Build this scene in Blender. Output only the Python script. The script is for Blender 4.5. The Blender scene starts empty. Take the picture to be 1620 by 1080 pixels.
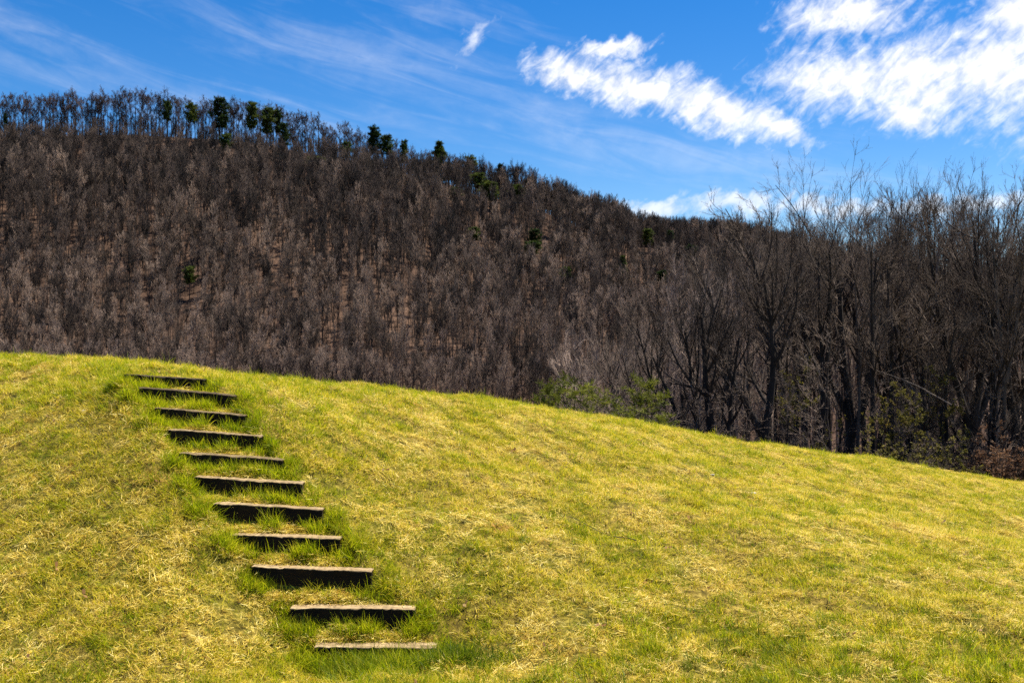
import bpy, math
import numpy as np
from math import radians as R

C = bpy.context.scene.collection
scene = bpy.context.scene
FOC = 1575.0          # focal length in photo pixels (35 mm on a 36 mm sensor, 1620 px wide)
EYE = 2.1             # eye height
HPY = 540.0           # photo row of the horizon


def at(px, py, Y):
    """point at depth Y seen at photo position px, py"""
    return np.array([(px - 810) / FOC * Y, Y, EYE - (py - HPY) / FOC * Y])


def sstep(a, b, x):
    t = np.clip((np.asarray(x, float) - a) / (b - a), 0, 1)
    return t * t * (3 - 2 * t)


# ------------------------------------------------------------------ mesh helpers
def build_mesh(name, V, polys, smooth=True, attrs=None):
    """polys: list of (n,k) index arrays"""
    me = bpy.data.meshes.new(name)
    V = np.asarray(V, np.float32)
    polys = [np.asarray(p, np.int32) for p in polys if len(p)]
    me.vertices.add(len(V))
    me.vertices.foreach_set('co', V.ravel())
    loops = np.concatenate([p.ravel() for p in polys])
    tot = np.concatenate([np.full(len(p), p.shape[1], np.int32) for p in polys])
    start = np.concatenate([[0], np.cumsum(tot)[:-1]]).astype(np.int32)
    me.loops.add(len(loops))
    me.loops.foreach_set('vertex_index', loops)
    me.polygons.add(len(tot))
    me.polygons.foreach_set('loop_start', start)
    me.polygons.foreach_set('loop_total', tot)
    if smooth:
        me.polygons.foreach_set('use_smooth', np.ones(len(tot), bool))
    for k, a in (attrs or {}).items():
        at_ = me.attributes.new(k, 'FLOAT', 'POINT')
        at_.data.foreach_set('value', np.asarray(a, np.float32))
    me.update(calc_edges=True)
    return me


def obj(name, me, mat=None, parent=None, link=True):
    o = bpy.data.objects.new(name, me)
    if link:
        C.objects.link(o)
    if mat is not None and me is not None and not me.materials:
        me.materials.append(mat)
    if parent is not None:
        o.parent = parent
    return o


def tag(o, label, cat, group=None):
    o['label'] = label
    o['category'] = cat
    if group:
        o['group'] = group
    return o


def thing(name, label, cat, loc=(0, 0, 0), rz=0.0, scale=1.0, group=None):
    o = bpy.data.objects.new(name, None)
    o.empty_display_size = 0.2
    C.objects.link(o)
    o.location = loc
    o.rotation_euler = (0, 0, rz)
    if np.ndim(scale):
        o.scale = scale
    else:
        o.scale = (scale,) * 3
    return tag(o, label, cat, group)


def norm(v):
    return v / np.maximum(np.linalg.norm(v, axis=-1, keepdims=True), 1e-9)


def tubes(P, Rr, sides):
    """P (n,k,3), Rr (n,k) -> verts, quads"""
    n, k, _ = P.shape
    T = np.gradient(P, axis=1)
    T = norm(T)
    mean = norm(T.mean(axis=1))
    ref = np.where(np.abs(mean[:, 2:3]) > 0.75, np.array([[1.0, 0, 0]]), np.array([[0, 0, 1.0]]))[:, None, :]
    U = norm(np.cross(T, np.broadcast_to(ref, T.shape)))
    W = np.cross(T, U)
    a = np.arange(sides) / sides * 2 * math.pi
    ca, sa = np.cos(a), np.sin(a)
    V = P[:, :, None, :] + Rr[:, :, None, None] * (U[:, :, None, :] * ca[None, None, :, None] + W[:, :, None, :] * sa[None, None, :, None])
    idx = np.arange(n * k * sides).reshape(n, k, sides)
    q = np.stack([idx[:, :-1, :], np.roll(idx[:, :-1, :], -1, 2), np.roll(idx[:, 1:, :], -1, 2), idx[:, 1:, :]], -1)
    return V.reshape(-1, 3), q.reshape(-1, 4)


class Bag:
    def __init__(s):
        s.V, s.Q, s.n, s.T = [], [], 0, []
        s.a = []

    def add(s, V, Q, tone=0.5):
        s.V.append(V)
        s.Q.append(Q + s.n)
        s.n += len(V)
        s.a.append(np.broadcast_to(np.asarray(tone, float), (len(V),)))

    def mesh(s, name, smooth=True):
        ks = sorted(set(q.shape[1] for q in s.Q))
        return build_mesh(name, np.concatenate(s.V), [np.concatenate([q for q in s.Q if q.shape[1] == k]) for k in ks], smooth, {'tone': np.concatenate(s.a)})


# ------------------------------------------------------------------ materials
def new_mat(name):
    m = bpy.data.materials.new(name)
    m.use_nodes = True
    nt = m.node_tree
    nt.nodes.clear()
    out = nt.nodes.new('ShaderNodeOutputMaterial')
    return m, nt, out


class NT:
    """tiny node-graph writer"""
    def __init__(s, nt):
        s.nt = nt

    def n(s, t, **kw):
        nd = s.nt.nodes.new(t)
        ins = kw.pop('ins', {})
        for k, v in kw.items():
            setattr(nd, k, v)
        for k, v in ins.items():
            s.set(nd.inputs[k], v)
        return nd

    def set(s, sock, v):
        if hasattr(v, 'is_output') or isinstance(v, bpy.types.NodeSocket):
            s.nt.links.new(v, sock)
        else:
            if sock.type == 'RGBA' and len(v) == 3:
                v = tuple(v) + (1,)
            sock.default_value = v

    def m(s, op, a, b=0.0, c=None, clamp=False):
        nd = s.nt.nodes.new('ShaderNodeMath')
        nd.operation = op
        nd.use_clamp = clamp
        s.set(nd.inputs[0], a)
        s.set(nd.inputs[1], b)
        if c is not None:
            s.set(nd.inputs[2], c)
        return nd.outputs[0]

    def mix(s, f, a, b, typ='RGBA', blend='MIX'):
        nd = s.nt.nodes.new('ShaderNodeMix')
        nd.data_type = typ
        if typ == 'RGBA':
            nd.blend_type = blend
            s.set(nd.inputs[0], f)
            s.set(nd.inputs[6], a)
            s.set(nd.inputs[7], b)
            return nd.outputs[2]
        s.set(nd.inputs[0], f)
        s.set(nd.inputs[2], a)
        s.set(nd.inputs[3], b)
        return nd.outputs[0]

    def noise(s, vec, scale, detail=4, rough=0.55, dist=0.0, out=0):
        nd = s.n('ShaderNodeTexNoise', ins={'Scale': scale, 'Detail': detail, 'Roughness': rough, 'Distortion': dist})
        s.nt.links.new(vec, nd.inputs['Vector'])
        return nd.outputs[out]

    def ramp(s, f, stops):
        nd = s.nt.nodes.new('ShaderNodeValToRGB')
        s.set(nd.inputs[0], f)
        el = nd.color_ramp.elements
        while len(el) < len(stops):
            el.new(0.5)
        for e, (p, c) in zip(el, stops):
            e.position = p
            e.color = tuple(c) + (1,) if len(c) == 3 else c
        return nd.outputs[0]

    def smooth(s, x, a, b):
        nd = s.nt.nodes.new('ShaderNodeMapRange')
        nd.interpolation_type = 'SMOOTHSTEP'
        s.set(nd.inputs[0], x)
        nd.inputs[1].default_value = a
        nd.inputs[2].default_value = b
        return nd.outputs[0]


def bark_mat(name, dark, light, scale=1.0, rnd=0.35):
    m, nt, out = new_mat(name)
    g = NT(nt)
    pos = g.n('ShaderNodeNewGeometry').outputs['Position']
    mp = g.n('ShaderNodeMapping', ins={'Scale': (1, 1, 0.25)})
    nt.links.new(pos, mp.inputs[0])
    n1 = g.noise(mp.outputs[0], 9 * scale, 6, 0.7)
    n2 = g.noise(pos, 0.35 * scale, 3, 0.5)
    oi = g.n('ShaderNodeObjectInfo').outputs['Random']
    f = g.m('ADD', g.m('MULTIPLY', n1, 0.65), g.m('MULTIPLY', n2, 0.35))
    f = g.m('ADD', f, g.m('MULTIPLY', g.m('SUBTRACT', oi, 0.5), rnd))
    col = g.ramp(f, [(0.3, dark), (0.68, light)])
    b = g.n('ShaderNodeBsdfPrincipled', ins={'Base Color': col, 'Roughness': 0.9})
    b.inputs['Specular IOR Level'].default_value = 0.25
    bp = g.n('ShaderNodeBump', ins={'Strength': 0.5, 'Distance': 0.02, 'Height': n1})
    nt.links.new(bp.outputs[0], b.inputs['Normal'])
    nt.links.new(b.outputs[0], out.inputs[0])
    return m


def leaf_mat(name, stops, patch_scale=0.8, patch_amt=0.5, trans=0.45, tonew=0.6, rough=0.65, rnd=0.2, fine=0.0, rust=0.0):
    """thin leaves / blades: colour from per-blade tone and a world-space patch noise"""
    m, nt, out = new_mat(name)
    g = NT(nt)
    pos = g.n('ShaderNodeNewGeometry').outputs['Position']
    tone = g.n('ShaderNodeAttribute', attribute_name='tone').outputs['Fac']
    pn = g.noise(pos, patch_scale, 4, 0.6, 0.4)
    oi = g.n('ShaderNodeObjectInfo').outputs['Random']
    f = g.m('ADD', g.m('MULTIPLY', g.m('SUBTRACT', tone, 0.5), tonew), g.m('MULTIPLY', g.m('SUBTRACT', pn, 0.5), patch_amt * 2))
    f = g.m('ADD', f, g.m('MULTIPLY', g.m('SUBTRACT', oi, 0.5), rnd))
    if fine:
        f = g.m('ADD', f, g.m('MULTIPLY', g.m('SUBTRACT', g.noise(pos, 6.5, 4, 0.65), 0.5), fine * 2))
    f = g.m('ADD', f, 0.5, clamp=True)
    col = g.ramp(f, stops)
    if rust:      # patches of old orange-brown stalks
        col = g.mix(g.m('MULTIPLY', g.smooth(g.noise(pos, 1.3, 5, 0.65), 0.60, 0.72), rust), col, (0.42, 0.17, 0.02))
    d = g.n('ShaderNodeBsdfPrincipled', ins={'Base Color': col, 'Roughness': rough})
    d.inputs['Specular IOR Level'].default_value = 0.15
    t = g.n('ShaderNodeBsdfTranslucent', ins={'Color': col})
    mx = g.n('ShaderNodeMixShader', ins={0: trans})
    nt.links.new(d.outputs[0], mx.inputs[1])
    nt.links.new(t.outputs[0], mx.inputs[2])
    nt.links.new(mx.outputs[0], out.inputs[0])
    return m


M = {}
M['bark_near'] = bark_mat('dark_bark', (0.008, 0.006, 0.005), (0.060, 0.044, 0.032), 1.0)
M['twig_near'] = bark_mat('twig_bark', (0.034, 0.024, 0.018), (0.180, 0.132, 0.096), 1.0)
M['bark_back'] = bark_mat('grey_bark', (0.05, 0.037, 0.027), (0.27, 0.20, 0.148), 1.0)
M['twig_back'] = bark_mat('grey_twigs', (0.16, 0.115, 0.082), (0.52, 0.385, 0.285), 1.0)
M['twig_ridge'] = bark_mat('dark_ridge_twigs', (0.035, 0.024, 0.022), (0.11, 0.075, 0.062), 0.3, 0.5)
M['bark_far'] = bark_mat('far_bark', (0.012, 0.008, 0.006), (0.075, 0.050, 0.036), 0.3, 0.6)
M['twig_far'] = bark_mat('far_twigs', (0.022, 0.016, 0.0125), (0.150, 0.106, 0.078), 0.12, 0.9)
M['twig_pale'] = bark_mat('pale_far_twigs', (0.075, 0.053, 0.037), (0.37, 0.262, 0.186), 0.12, 0.8)
M['pale_bark'] = bark_mat('pale_dead_wood', (0.08, 0.06, 0.042), (0.22, 0.165, 0.12), 1.5)
M['needles'] = leaf_mat('pine_needles', [(0.1, (0.026, 0.034, 0.004)), (0.5, (0.13, 0.145, 0.012)), (0.9, (0.32, 0.31, 0.03))], 1.5, 0.5, 0.35)
M['needles_far'] = leaf_mat('dark_needles', [(0.1, (0.010, 0.022, 0.006)), (0.5, (0.036, 0.062, 0.011)), (0.9, (0.12, 0.14, 0.022))], 0.15, 0.3, 0.3, rnd=0.5)
M['young_leaf'] = leaf_mat('young_leaves', [(0.1, (0.08, 0.075, 0.012)), (0.5, (0.16, 0.14, 0.022)), (0.9, (0.28, 0.20, 0.04))], 1.0, 0.3, 0.4)
M['rust_leaf'] = leaf_mat('rust_leaves', [(0.1, (0.10, 0.050, 0.026)), (0.5, (0.20, 0.105, 0.055)), (0.9, (0.32, 0.19, 0.10))], 1.0, 0.3, 0.35)
GRASS_STOPS = [(0.0, (0.13, 0.19, 0.003)), (0.28, (0.28, 0.31, 0.004)), (0.52, (0.50, 0.44, 0.008)), (0.74, (0.68, 0.52, 0.035)), (1.0, (0.82, 0.64, 0.16))]
M['grass'] = leaf_mat('grass_blades', GRASS_STOPS, 1.0, 0.5, 0.5, 0.8, 0.5, 0.4, 0.95)
M['straw'] = leaf_mat('straw', [(0.0, (0.24, 0.13, 0.012)), (0.35, (0.55, 0.38, 0.030)), (0.7, (0.78, 0.58, 0.10)), (1.0, (0.92, 0.76, 0.26))], 1.3, 0.3, 0.35, 0.9, 0.55, 0.4, 0.7, 0.75)
M['tall_grass'] = leaf_mat('tall_green_grass', [(0.0, (0.13, 0.20, 0.003)), (0.4, (0.28, 0.34, 0.004)), (0.75, (0.44, 0.44, 0.008)), (1.0, (0.66, 0.56, 0.03))], 0.8, 0.3, 0.6, 0.9, 0.45, 0.35, 0.4)


M['lush_grass'] = leaf_mat('lush_dark_grass', [(0.0, (0.045, 0.085, 0.003)), (0.4, (0.11, 0.165, 0.004)), (0.75, (0.22, 0.25, 0.006)), (1.0, (0.42, 0.36, 0.03))], 0.8, 0.35, 0.5, 0.9, 0.5, 0.35, 0.5)
M['dead_leaf'] = leaf_mat('dead_leaves', [(0.0, (0.10, 0.045, 0.012)), (0.5, (0.26, 0.13, 0.04)), (1.0, (0.45, 0.28, 0.12))], 3.0, 0.3, 0.2, 0.9, 0.6, 0.5)


def ground_mat():
    m, nt, out = new_mat('grass_sod')
    g = NT(nt)
    pos = g.n('ShaderNodeNewGeometry').outputs['Position']
    n1 = g.noise(pos, 0.8, 5, 0.6, 0.5)
    n2 = g.noise(pos, 14, 6, 0.7, 0.3)
    n3 = g.noise(pos, 2.6, 4, 0.6)
    a = g.ramp(n2, [(0.34, (0.035, 0.026, 0.005)), (0.50, (0.14, 0.10, 0.015)), (0.72, (0.38, 0.28, 0.06))])
    b = g.ramp(n2, [(0.34, (0.030, 0.025, 0.004)), (0.52, (0.11, 0.095, 0.010)), (0.72, (0.32, 0.25, 0.035))])
    col = g.mix(g.smooth(n1, 0.42, 0.58), a, b)
    dirt = g.ramp(n2, [(0.3, (0.05, 0.03, 0.018)), (0.7, (0.17, 0.10, 0.055))])
    col = g.mix(g.smooth(n3, 0.66, 0.74), col, dirt)
    bs = g.n('ShaderNodeBsdfPrincipled', ins={'Base Color': col, 'Roughness': 0.95})
    bs.inputs['Specular IOR Level'].default_value = 0.1
    bp = g.n('ShaderNodeBump', ins={'Strength': 0.8, 'Distance': 0.03, 'Height': n2})
    nt.links.new(bp.outputs[0], bs.inputs['Normal'])
    nt.links.new(bs.outputs[0], out.inputs[0])
    return m


def litter_mat():
    m, nt, out = new_mat('leaf_litter')
    g = NT(nt)
    pos = g.n('ShaderNodeNewGeometry').outputs['Position']
    n1 = g.noise(pos, 0.02, 4, 0.6, 0.5)
    n2 = g.noise(pos, 1.1, 7, 0.75)
    col = g.ramp(g.m('ADD', g.m('MULTIPLY', n2, 0.7), g.m('MULTIPLY', n1, 0.3)), [(0.34, (0.022, 0.014, 0.010)), (0.5, (0.075, 0.045, 0.030)), (0.68, (0.20, 0.125, 0.082))])
    bs = g.n('ShaderNodeBsdfPrincipled', ins={'Base Color': col, 'Roughness': 1.0})
    bs.inputs['Specular IOR Level'].default_value = 0.05
    bp = g.n('ShaderNodeBump', ins={'Strength': 0.7, 'Distance': 0.3, 'Height': n2})
    nt.links.new(bp.outputs[0], bs.inputs['Normal'])
    nt.links.new(bs.outputs[0], out.inputs[0])
    return m


def timber_mat():
    """creosoted tie: dark sides, top bleached and worn by weather and feet"""
    m, nt, out = new_mat('weathered_timber')
    g = NT(nt)
    tc = g.n('ShaderNodeTexCoord').outputs['Object']
    mp = g.n('ShaderNodeMapping', ins={'Scale': (2.0, 26, 26)})
    nt.links.new(tc, mp.inputs[0])
    grain = g.noise(mp.outputs[0], 1.6, 6, 0.7, 0.4)
    blot = g.noise(tc, 3.0, 4, 0.6)
    lit_top = g.n('ShaderNodeAttribute', attribute_name='tone').outputs['Fac']
    oi = g.n('ShaderNodeObjectInfo').outputs['Random']
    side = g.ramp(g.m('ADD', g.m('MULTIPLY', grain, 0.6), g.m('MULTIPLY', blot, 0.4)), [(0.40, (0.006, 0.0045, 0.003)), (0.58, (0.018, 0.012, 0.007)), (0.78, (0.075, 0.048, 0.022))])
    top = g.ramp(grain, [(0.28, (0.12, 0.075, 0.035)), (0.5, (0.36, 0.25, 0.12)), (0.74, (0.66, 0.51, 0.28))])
    col = g.mix(lit_top, side, top)  # sunlit top and shaded sides put into the base colour
    bs = g.n('ShaderNodeBsdfPrincipled', ins={'Base Color': col, 'Roughness': 0.85})
    bs.inputs['Specular IOR Level'].default_value = 0.15
    bp = g.n('ShaderNodeBump', ins={'Strength': 0.6, 'Distance': 0.01, 'Height': grain})
    nt.links.new(bp.outputs[0], bs.inputs['Normal'])
    nt.links.new(bs.outputs[0], out.inputs[0])
    return m


def stone_mat():
    m, nt, out = new_mat('pale_stone')
    g = NT(nt)
    pos = g.n('ShaderNodeNewGeometry').outputs['Position']
    n2 = g.noise(pos, 30, 6, 0.7)
    col = g.ramp(n2, [(0.3, (0.25, 0.22, 0.18)), (0.7, (0.62, 0.57, 0.48))])
    bs = g.n('ShaderNodeBsdfPrincipled', ins={'Base Color': col, 'Roughness': 0.9})
    nt.links.new(bs.outputs[0], out.inputs[0])
    return m


M['ground'] = ground_mat()
M['litter'] = litter_mat()
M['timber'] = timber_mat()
M['stone'] = stone_mat()

# ------------------------------------------------------------------ terrain
# timber steps: left end px, py of top edge, right end px, py, depth
STEPS = [
    (497, 1021, 690, 1024), (459, 960, 656, 964), (398, 894, 588, 903), (366, 844, 538, 852),
    (337, 796, 510, 805), (307, 753, 478, 764), (283, 716, 447, 727), (265, 679, 414, 689),
    (244, 645, 388, 656), (217, 613, 373, 625), (195, 592, 324, 599)]
SY = [7.26 + 0.285 * i for i in range(len(STEPS))]
SL = [at(a, b, y + 0.02) for (a, b, c, d), y in zip(STEPS, SY)]
SR = [at(c, d, y - 0.02) for (a, b, c, d), y in zip(STEPS, SY)]
LIT_TOP = [1, 1, 1, .95, .9, .9, .55, .7, .5, .25, .12]  # strength of the painted sunlight per step, weaker where turf covers the top
EXPO = [.10, .135, .155, .125, .15, .155, .11, .155, .155, .155, .145]   # how far each front stands out of the grass
TD = 0.12            # timber depth and height

CREST = [(-300, 545, 12.5), (-120, 552, 12.2), (0, 560, 12.0), (150, 573, 11.7), (250, 582, 11.4), (330, 590, 11.5), (420, 596, 12.0), (520, 604, 12.6), (620, 613, 13.2),
         (720, 624, 14.0), (820, 638, 14.8), (920, 653, 15.6), (1020, 668, 16.4), (1120, 685, 17.4), (1220, 701, 18.5), (1320, 715, 19.6), (1420, 730, 20.8),
         (1520, 747, 22.0), (1620, 765, 23.2), (1760, 788, 25.0), (1950, 815, 27.0)]
ctrl = []
for px, py, Y in CREST:
    c = at(px, py + 6, Y)
    s = (py - HPY) / FOC
    ctrl.append(c)
    for dy, drop in ((3.0, 0.22), (7.0, 1.1), (14.0, 2.6), (26.0, 4.2)):
        ctrl.append(np.array([c[0] * (Y + dy) / Y, Y + dy, c[2] - s * dy - drop]))
for i in range(len(STEPS)):
    for e in (SL[i], SR[i]):
        ctrl.append(e + np.array([0, 0.02, -0.06]))
for px, py, Y in [(0, 1080, 6.6), (0, 960, 7.3), (0, 830, 8.3), (0, 700, 9.6), (0, 620, 10.8), (150, 1080, 6.6), (150, 900, 7.7), (150, 760, 8.8), (150, 650, 10.0), (300, 1080, 6.6), (300, 960, 7.3),
                  (-250, 1080, 6.6), (-250, 830, 8.4), (-250, 650, 10.4), (-600, 1080, 6.7), (-600, 830, 8.6), (-600, 650, 10.8),
                  (600, 1080, 6.5), (620, 900, 8.0), (620, 780, 9.3), (620, 680, 11.0), (800, 1080, 6.4), (800, 920, 7.9), (800, 800, 9.5), (800, 700, 11.8),
                  (1000, 1080, 6.35), (1000, 930, 7.9), (1000, 800, 10.3), (1000, 715, 13.2), (1200, 1080, 6.3), (1200, 940, 8.0), (1200, 820, 10.6), (1200, 745, 14.3),
                  (1400, 1080, 6.3), (1400, 940, 8.1), (1400, 840, 11.0), (1400, 770, 15.5), (1620, 1080, 6.3), (1620, 950, 8.2), (1620, 860, 11.2), (1620, 800, 16.5),
                  (1900, 1080, 6.3), (1900, 950, 8.4), (1900, 870, 12.5)]:
    ctrl.append(at(px, py, Y))
for x in (-10, -4, 2, 8, 14):
    for y in (-8, 1.0):
        ctrl.append(np.array([x, y, -0.05 + (0.12 if y < 0 else 0)]))
    ctrl.append(np.array([x * 0.5, 4.6, -0.05]))
ctrl = np.array(ctrl)


def tps_fit(P, z, lam=0.004):
    n = len(P)
    d = np.linalg.norm(P[:, None] - P[None], axis=-1)
    K = np.where(d > 0, d * d * np.log(np.maximum(d, 1e-9)), 0)
    A = np.zeros((n + 3, n + 3))
    A[:n, :n] = K + lam * np.eye(n)
    A[:n, n] = 1
    A[:n, n + 1:] = P
    A[n, :n] = 1
    A[n + 1:, :n] = P.T
    return np.linalg.solve(A, np.concatenate([z, [0, 0, 0]]))


TPS = tps_fit(ctrl[:, :2], ctrl[:, 2])


def tps(x, y):
    x, y = np.asarray(x, float), np.asarray(y, float)
    sh = x.shape
    x, y = x.ravel(), y.ravel()
    out = np.empty(len(x))
    for i in range(0, len(x), 20000):
        dx = x[i:i + 20000, None] - ctrl[None, :, 0]
        dy = y[i:i + 20000, None] - ctrl[None, :, 1]
        d2 = dx * dx + dy * dy
        out[i:i + 20000] = (0.5 * d2 * np.log(np.maximum(d2, 1e-12))) @ TPS[:-3]
    out += TPS[-3] + TPS[-2] * x + TPS[-1] * y
    return out.reshape(sh)


rngT = np.random.default_rng(11)
WV = [(rngT.uniform(0.7, 2.6) * k, rngT.uniform(0, 6.28), rngT.uniform(0, 6.28), a) for k, a in [(1, .013)] * 8 + [(2.4, .006)] * 10 + [(6, .0040)] * 14 + [(16, .0035)] * 14]


def bumps(x, y):
    z = 0
    for f, th, ph, a in WV:
        z = z + a * np.sin(f * (x * math.cos(th) + y * math.sin(th)) + ph + 0.8 * np.sin(0.6 * f * (y * math.cos(th) - x * math.sin(th))))
    return z


WM = [(rngT.uniform(0.6, 1.6) * k, rngT.uniform(0, 6.28), rngT.uniform(0, 6.28), a) for k, a in [(0.02, 3.0)] * 4 + [(0.06, 1.1)] * 6]


def mbumps(x, y):
    z = 0
    for f, th, ph, a in WM:
        z = z + a * np.sin(f * (x * math.cos(th) + y * math.sin(th)) + ph)
    return z


# mountain ridge: px, py of the bare ground line on the ridge, depth
RIDGE = np.array([(-1500, 300, 470), (-600, 240, 450), (-300, 225, 440), (0, 216, 430), (200, 212, 430), (330, 219, 432), (400, 224, 434), (500, 239, 438), (600, 262, 444), (700, 288, 455),
                  (800, 322, 475), (900, 358, 505), (1000, 380, 550), (1150, 384, 620), (1300, 425, 640), (1450, 462, 640), (1620, 490, 640), (2000, 515, 640), (3500, 530, 640)], float)


def ridge(u):
    px = 810 + u * FOC
    gy = np.interp(px, RIDGE[:, 0], RIDGE[:, 1])
    Yr = np.interp(px, RIDGE[:, 0], RIDGE[:, 2])
    return Yr, EYE + (HPY - gy) / FOC * Yr


def mountain_h(x, y):
    yy = np.maximum(y, 40)
    u = x / yy
    Yr, Zr = ridge(u)
    Yf = np.interp(u, [-1.0, -0.5, 0.0, 0.12, 0.25, 0.5, 1.0], [205, 200, 185, 150, 85, 70, 70])
    Zf = np.interp(u, [-1.0, -0.5, 0.0, 0.12, 0.25, 0.5, 1.0], [-9, -9, -11, -10, -7, -6, -6])
    t = (yy - Yf) / (Yr - Yf)
    up = np.clip(t, 0, 1)
    g = up ** 1.12
    g = np.where(up > 0.9, 0.9 ** 1.12 + (1 - 0.9 ** 1.12) * (1 - (1 - (up - 0.9) / 0.1) ** 1.25), g)
    z = Zf + (Zr - Zf) * g
    z = z - np.maximum(yy - Yr, 0) * 0.42
    z = z + mbumps(x, y) * sstep(0.05, 0.3, t) * (1 - sstep(0.8, 0.98, t))
    return np.maximum(z, -60)


def corridor(x, y):
    """stair corridor: returns weight, height"""
    w = np.zeros_like(x)
    h = np.zeros_like(x)
    n = len(STEPS)
    xl = np.interp(y, SY, [p[0] for p in SL])
    xr = np.interp(y, SY, [p[0] for p in SR])
    w = sstep(-0.10, 0.02, x - xl) * sstep(-0.10, 0.02, xr - x)
    w = w * sstep(SY[0] - 0.35, SY[0] - 0.05, y) * (1 - sstep(SY[-1] + 0.3, SY[-1] + 0.7, y))
    ks_y, ks_top = [], []
    f = np.clip((x - xl) / np.maximum(xr - xl, 0.1), 0, 1)

    def top(i):
        return SL[i][2] + (SR[i][2] - SL[i][2]) * f
    h = top(0) - 0.14 + 0 * x
    h = np.where(y < SY[0], top(0) - EXPO[0] - np.minimum(SY[0] - y, 0.25) * 0.25, h)
    for i in range(n):
        a, b = SY[i], SY[i] + TD
        nxt = SY[i + 1] if i + 1 < n else SY[i] + 0.9
        ht = top(i)
        hn = (top(i + 1) - EXPO[i + 1] + 0.022 * np.sin(9 * x + 2.1 * i) + 0.014 * np.sin(23 * x + i)) if i + 1 < n else ht + 0.08
        s1 = ht - 0.135 + (0.115) * np.clip((y - a) / (b - a), 0, 1)
        s2 = ht - 0.02 + (hn - ht + 0.02) * np.clip((y - b) / (nxt - b), 0, 1) ** 0.8
        h = np.where((y >= a) & (y < b), s1, h)
        h = np.where((y >= b) & (y < nxt), s2, h)
    h = np.where(y >= SY[-1] + 0.9, top(n - 1) + 0.08, h)
    return w, h


def height(x, y):
    x, y = np.asarray(x, float), np.asarray(y, float)
    xc, yc = np.clip(x, -16, 42), np.clip(y, -10, 55)
    near = tps(xc, yc)
    near = near + bumps(x, y) * (1 - sstep(40, 60, y))
    side = np.maximum(np.maximum(-16 - x, 0), np.maximum(x - 42, 0))
    near = near * np.exp(-side / 60.0) + (-6) * (1 - np.exp(-side / 60.0)) * sstep(5, 40, y)
    w, h = corridor(x, y)
    near = near * (1 - w) + (h + bumps(x, y) * 0.15) * w
    far = mountain_h(x, y)
    b = sstep(36, 75, y)
    return near * (1 - b) + far * b


def axis(fine, lo, hi, grow=1.10):
    """fine: list of (a,b,step) contiguous; extended with growing steps to lo, hi"""
    xs = []
    for a, b, s in fine:
        xs += list(np.arange(a, b - 1e-6, s))
    xs.append(fine[-1][1])
    s = fine[-1][2]
    while xs[-1] < hi:
        s = min(s * grow, 14)
        xs.append(xs[-1] + s)
    s = fine[0][2]
    pre = []
    c = fine[0][0]
    while c > lo:
        s = min(s * grow, 14)
        c -= s
        pre.append(c)
    return np.array(pre[::-1] + xs)


gx = axis([(-7, -3.6, 0.10), (-3.6, -0.4, 0.05), (-0.4, 12, 0.13)], -620, 760)
gy = axis([(4.5, 6.9, 0.12), (6.9, 10.9, 0.035), (10.9, 28, 0.14)], -60, 900)
GX, GY = np.meshgrid(gx, gy)
GZ = height(GX, GY)
nx, ny = len(gx), len(gy)
idx = np.arange(nx * ny).reshape(ny, nx)
quads = np.stack([idx[:-1, :-1], idx[:-1, 1:], idx[1:, 1:], idx[1:, :-1]], -1)
GV = np.stack([GX, GY, GZ], -1).reshape(-1, 3)


def crest_depth(u):
    px = 810 + np.asarray(u) * FOC
    return np.interp(px, [c[0] for c in CREST], [c[2] for c in CREST])


cx = (GX[:-1, :-1] + GX[1:, 1:]) / 2
cy = (GY[:-1, :-1] + GY[1:, 1:]) / 2
infield = (cy < np.where(cy > 3, crest_depth(cx / np.maximum(cy, 3)), 99) + 4.0) & (cx > -40) & (cx < 45)


def sub(q):
    used, inv = np.unique(q.ravel(), return_inverse=True)
    return GV[used], inv.reshape(-1, 4)


v, q = sub(quads[infield])
o = obj('grass_slope', build_mesh('grass_slope', v, [q]), M['ground'])
o['kind'] = 'structure'
v, q = sub(quads[~infield])
o = obj('mountain', build_mesh('mountain', v, [q]), M['litter'])
o['kind'] = 'structure'

# ------------------------------------------------------------------ timber steps
STEP_LABELS = [
    'lowest timber step, pale worn top edge, its front hidden by dark tall grass',
    'timber step second from the bottom, pale weathered top and square right end',
    'timber step third from the bottom, with the tallest bare brown front face',
    'timber step fourth from the bottom, front screened by criss-crossing grass blades',
    'timber step fifth from the bottom, black left end and bent grass before it',
    'middle timber step of the flight, sandy left corner and tufts along its base',
    'thin timber step just above the middle, almost buried behind a green fringe',
    'timber step fourth from the top, long dark front with a clean straight top edge',
    'timber step third from the top, left half overgrown and right half bare black',
    'timber step second from the top, wide and overgrown except its blocky right end',
    'topmost timber step at the crest, short dark piece showing through grass']


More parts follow.
